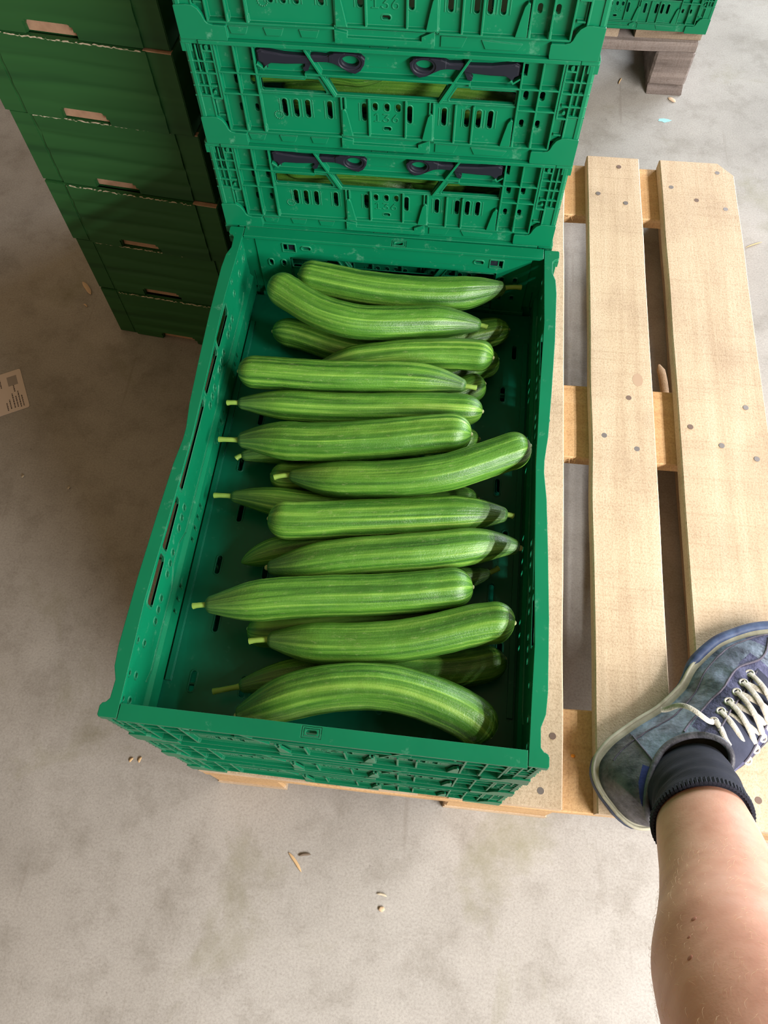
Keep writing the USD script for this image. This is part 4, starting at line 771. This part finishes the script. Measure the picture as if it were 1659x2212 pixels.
for j, a in enumerate(th):
    for q0, q1 in ((-.0065, .0040),):
        c = SC[-1]; rr_ = SR[-1]*1.035; d = 1.12*math.cos(a)*SE1[-1]+math.sin(a)/1.12*SE2[-1]
        cuff.append(tube([c+d*rr_+ST[-1]*q0, c+d*rr_*.995+ST[-1]*q1], .0023, 5))
obj('cuff_rib', cat_(cuff), 'sock_knit', SK, smooth=60, kind='stuff', label='ribbed sock cuff')
# fine hairs on the shin
hr = np.random.default_rng(11); pts, cnts, wid = [], [], []
k_ = 72
for h in range(1500):
    i = hr.integers(34, 112); a = hr.uniform(0, 2*np.pi); b = LR[i]*calf(i/119., a); d = LE1[i]*math.cos(a)+LE2[i]*math.sin(a)
    asp = float(np.interp(i/119., np.linspace(0, 1, 9), [1.12, 1.12, 1.10, 1.06, 1.03, 1, 1, 1, 1])); p = LC[i]+b*(asp*math.cos(a)*LE1[i]+math.sin(a)/asp*LE2[i])
    side = np.cross(LT[i], d); g = -LT[i]*hr.uniform(.4, 1.1)+side*hr.normal(0, .8); g /= np.linalg.norm(g); l = hr.uniform(.004, .009)
    pts += [p, p+g*l*.4+d*.0016, p+g*l*.75+d*.0018+side*hr.normal(0, .001), p+g*l+d*.0010]; cnts.append(4); wid.append(.00005)
bc = UsdGeom.BasisCurves.Define(stage, LG.GetPath().pathString + '/leg_hair'); bc.CreateTypeAttr('linear'); bc.CreatePointsAttr(Vt.Vec3fArray.FromNumpy(np.array(pts, np.float32))); bc.CreateCurveVertexCountsAttr(Vt.IntArray.FromNumpy(np.array(cnts, np.int32)))
bc.CreateWidthsAttr(Vt.FloatArray.FromNumpy(np.repeat(np.array(wid)*2, 4).astype(np.float32))); bc.SetWidthsInterpolation('vertex'); UsdShade.MaterialBindingAPI.Apply(bc.GetPrim()).Bind(UsdShade.Material.Get(stage, '/World/Looks/hair_blond')); tag(bc, 'fine blond leg hair', kind='stuff')
for (px_, sz) in [([0.5156, -0.1208, 0.5], 0.0024), ([0.5068, -0.1322, 0.515], 0.0017), ([0.5064, -0.1487, 0.535], 0.0026)]:
    c = trimesh.creation.icosphere(2, sz); dd = trimesh.proximity.closest_point(leg, [px_])[0][0]; c.vertices *= [1, 1, 1.]; c.apply_translation(dd+(dd-np.array(px_))*0); nn = dd-LC[np.argmin(np.linalg.norm(LC-dd, axis=1))]; nn /= np.linalg.norm(nn)
    c.vertices -= ((c.vertices-dd)@nn)[:, None]*nn*.75
    obj('blemish', c, 'blemish', LG, smooth=True, label='small reddish scab on the calf')
sh, *_ = swept([[0.4787, -0.2605, 0.675], [0.4697, -0.2751, 0.7], [0.4582, -0.2927, 0.73], [0.4473, -0.3046, 0.76]], [.086, .088, .092, .095], [1, 1, 1, 1], 30, 48)
obj('shorts', sh, 'shorts_cloth', PS, smooth=True, label='grey-blue shorts')

# ================================================================ small things on the floor
def chip(name, label, cat, p0, p1, w, mat_, h=.003, bow=.0012):
    p0, p1 = np.array([*p0, h*.55]), np.array([*p1, h*.55]); d = p1-p0; nrm = np.array([-d[1], d[0], 0])/np.linalg.norm(d)
    P_ = spline([p0, (p0+p1)/2+nrm*bow, p1], 14); r = w*np.r_[.15, .5, .75, .9, np.ones(6), .9, .75, .5, .15]
    return obj(name, tube(P_, r, 7, flat=min(1, h/2/w)), mat_, smooth=40, label=label, cat=cat)
for args in [('wood_chip', 'pale wood chip lying on the floor left of the lowest carton', 'wood chip', [-0.4671, 0.9176], [-0.4414, 0.8873], 0.0045, 'chip_wood'), ('wood_splinter', 'long pale wood splinter on the floor below the front stack', 'splinter', [0.1148, -0.0827], [0.1362, -0.1056], 0.0022, 'splinter_wood'), ('wood_splinter', 'left one of two tiny splinters below the lower left corner of the crates', 'splinter', [-0.1404, 0.0144], [-0.1364, 0.0208], 0.0018, 'splinter_wood'), ('wood_splinter', 'right one of two tiny splinters below the lower left corner of the crates', 'splinter', [-0.1265, 0.0151], [-0.1243, 0.0234], 0.0019, 'splinter_wood'), ('wood_chip', 'small square pale chip on the floor in the lower middle', 'wood chip', [0.2492, -0.1413], [0.2574, -0.1404], 0.0035, 'chip_wood'), ('wood_splinter', 'white sliver on the floor in the lower middle, above the square chip', 'splinter', [0.2445, -0.1217], [0.2589, -0.1237], 0.0016, 'torn_paper'), ('wood_splinter', 'short dark sliver on the floor right of the long pale splinter', 'splinter', [0.1291, -0.0855], [0.1465, -0.0819], 0.0018, 'stain_dark'), ('wood_chip', 'crumbled wood chip beside the foot of the old pallet', 'wood chip', [0.7377, 1.5893], [0.7526, 1.5745], 0.0055, 'chip_wood'), ('wood_splinter', 'thin straw splinter on the bright floor right of the light pallet', 'splinter', [0.8688, 1.1361], [0.9043, 1.1548], 0.0012, 'splinter_wood'), ('wood_splinter', 'thin dry straw on the floor under the old pallet', 'splinter', [0.6252, 1.6268], [0.6334, 1.6492], 0.0014, 'splinter_wood'), ('wood_splinter', 'tiny chip beside the lowest carton, below the larger wood chip', 'splinter', [-0.4494, 0.8615], [-0.4401, 0.8553], 0.0016, 'chip_wood'), ('wood_splinter', 'pale sliver on the floor near the left edge below the paper label', 'splinter', [-0.4496, 0.4672], [-0.447, 0.4721], 0.0018, 'torn_paper'), ('wood_splinter', 'tiny pale fleck on the brown floor, right of the sliver below the label', 'splinter', [-0.362, 0.4527], [-0.3593, 0.4576], 0.0018, 'torn_paper')]: chip(*args)
LP = np.array([(-.562, .679), (-.528, .6975), (-.483, .616), (-.525, .597)])
u_ = (LP[2]-LP[1]); u_ /= np.linalg.norm(u_); v_ = np.array([u_[1], -u_[0]])     # u_ runs down the label, v_ to the left
def lab_pt(a, b, z): return np.array([*(LP[1]+a*u_+b*v_), z])
pl = R(0, 0, .094, .074).buffer(-.004).buffer(.004); e = ext(pl, .0002, .0008); vv = e.vertices; o3 = np.array([lab_pt(a, b, z) for a, b, z in vv]); e2_ = trimesh.Trimesh(o3, e.faces, process=False)
if e2_.volume < 0: e2_.invert()
LB = thing('paper_label', 'small crumpled white printed paper label lying on the floor at the left edge', 'label')
sheet = obj('sheet', e2_, 'label_paper', LB)
def bars(rects, name, m_):
    ms = []
    for a0, b0, a1, b1 in rects:
        q = ext(R(a0, b0, a1, b1), .0008, .0009); q.vertices = np.array([lab_pt(a, b, z) for a, b, z in q.vertices]); 
        if q.volume < 0: q.invert()
        ms.append(q)
    obj(name, cat_(ms), m_, sheet)
lr_ = np.random.default_rng(5); lines = []
for (b0, a0, a1) in [(.008, .062, .088), (.013, .050, .088), (.0185, .060, .086), (.024, .052, .086), (.031, .064, .086), (.037, .070, .088), (.018, .034, .050), (.040, .006, .034), (.045, .008, .036), (.050, .006, .040), (.056, .010, .040), (.061, .010, .034)]:
    a = a0
    while a < a1:
        w_ = lr_.uniform(.0015, .005); lines.append((a, b0, min(a+w_, a1), b0+.0022)); a += w_+.001
bars(lines, 'print', 'label_ink'); bars([(.012, .010, .034, .028)], 'print', 'label_grey')
def blob(name, label, cat, c, rx, ry, mat_, seed, h=.0004, n=28):
    a = np.linspace(0, 2*np.pi, n+1)[:-1]; k = 1+.5*(meshkit.noise(np.c_[np.cos(a)*2.1+seed*7, np.sin(a)*2.1, np.full(n, seed)])-.5)+.25*(meshkit.noise(np.c_[np.cos(a)*7+seed, np.sin(a)*7, np.full(n, 1.0)])-.5)
    return obj(name, ext(Polygon(np.c_[c[0]+rx*k*np.cos(a), c[1]+ry*k*np.sin(a)]).buffer(0), .0001, h), mat_, label=label, cat=cat)
blob('paint_spot', 'small light blue paint spot on the concrete at upper right', 'paint spot', (.7256, 1.512), .014, .006, 'blue_paint', 3)
o = trimesh.creation.icosphere(2, .0022); o.vertices *= [1.3, 1, .6]; o.apply_translation([.489, .071, .1233]); obj('orange_crumb', o, 'orange_peel', smooth=True, label='tiny bright orange crumb on the cross board left of the heel', cat='crumb')
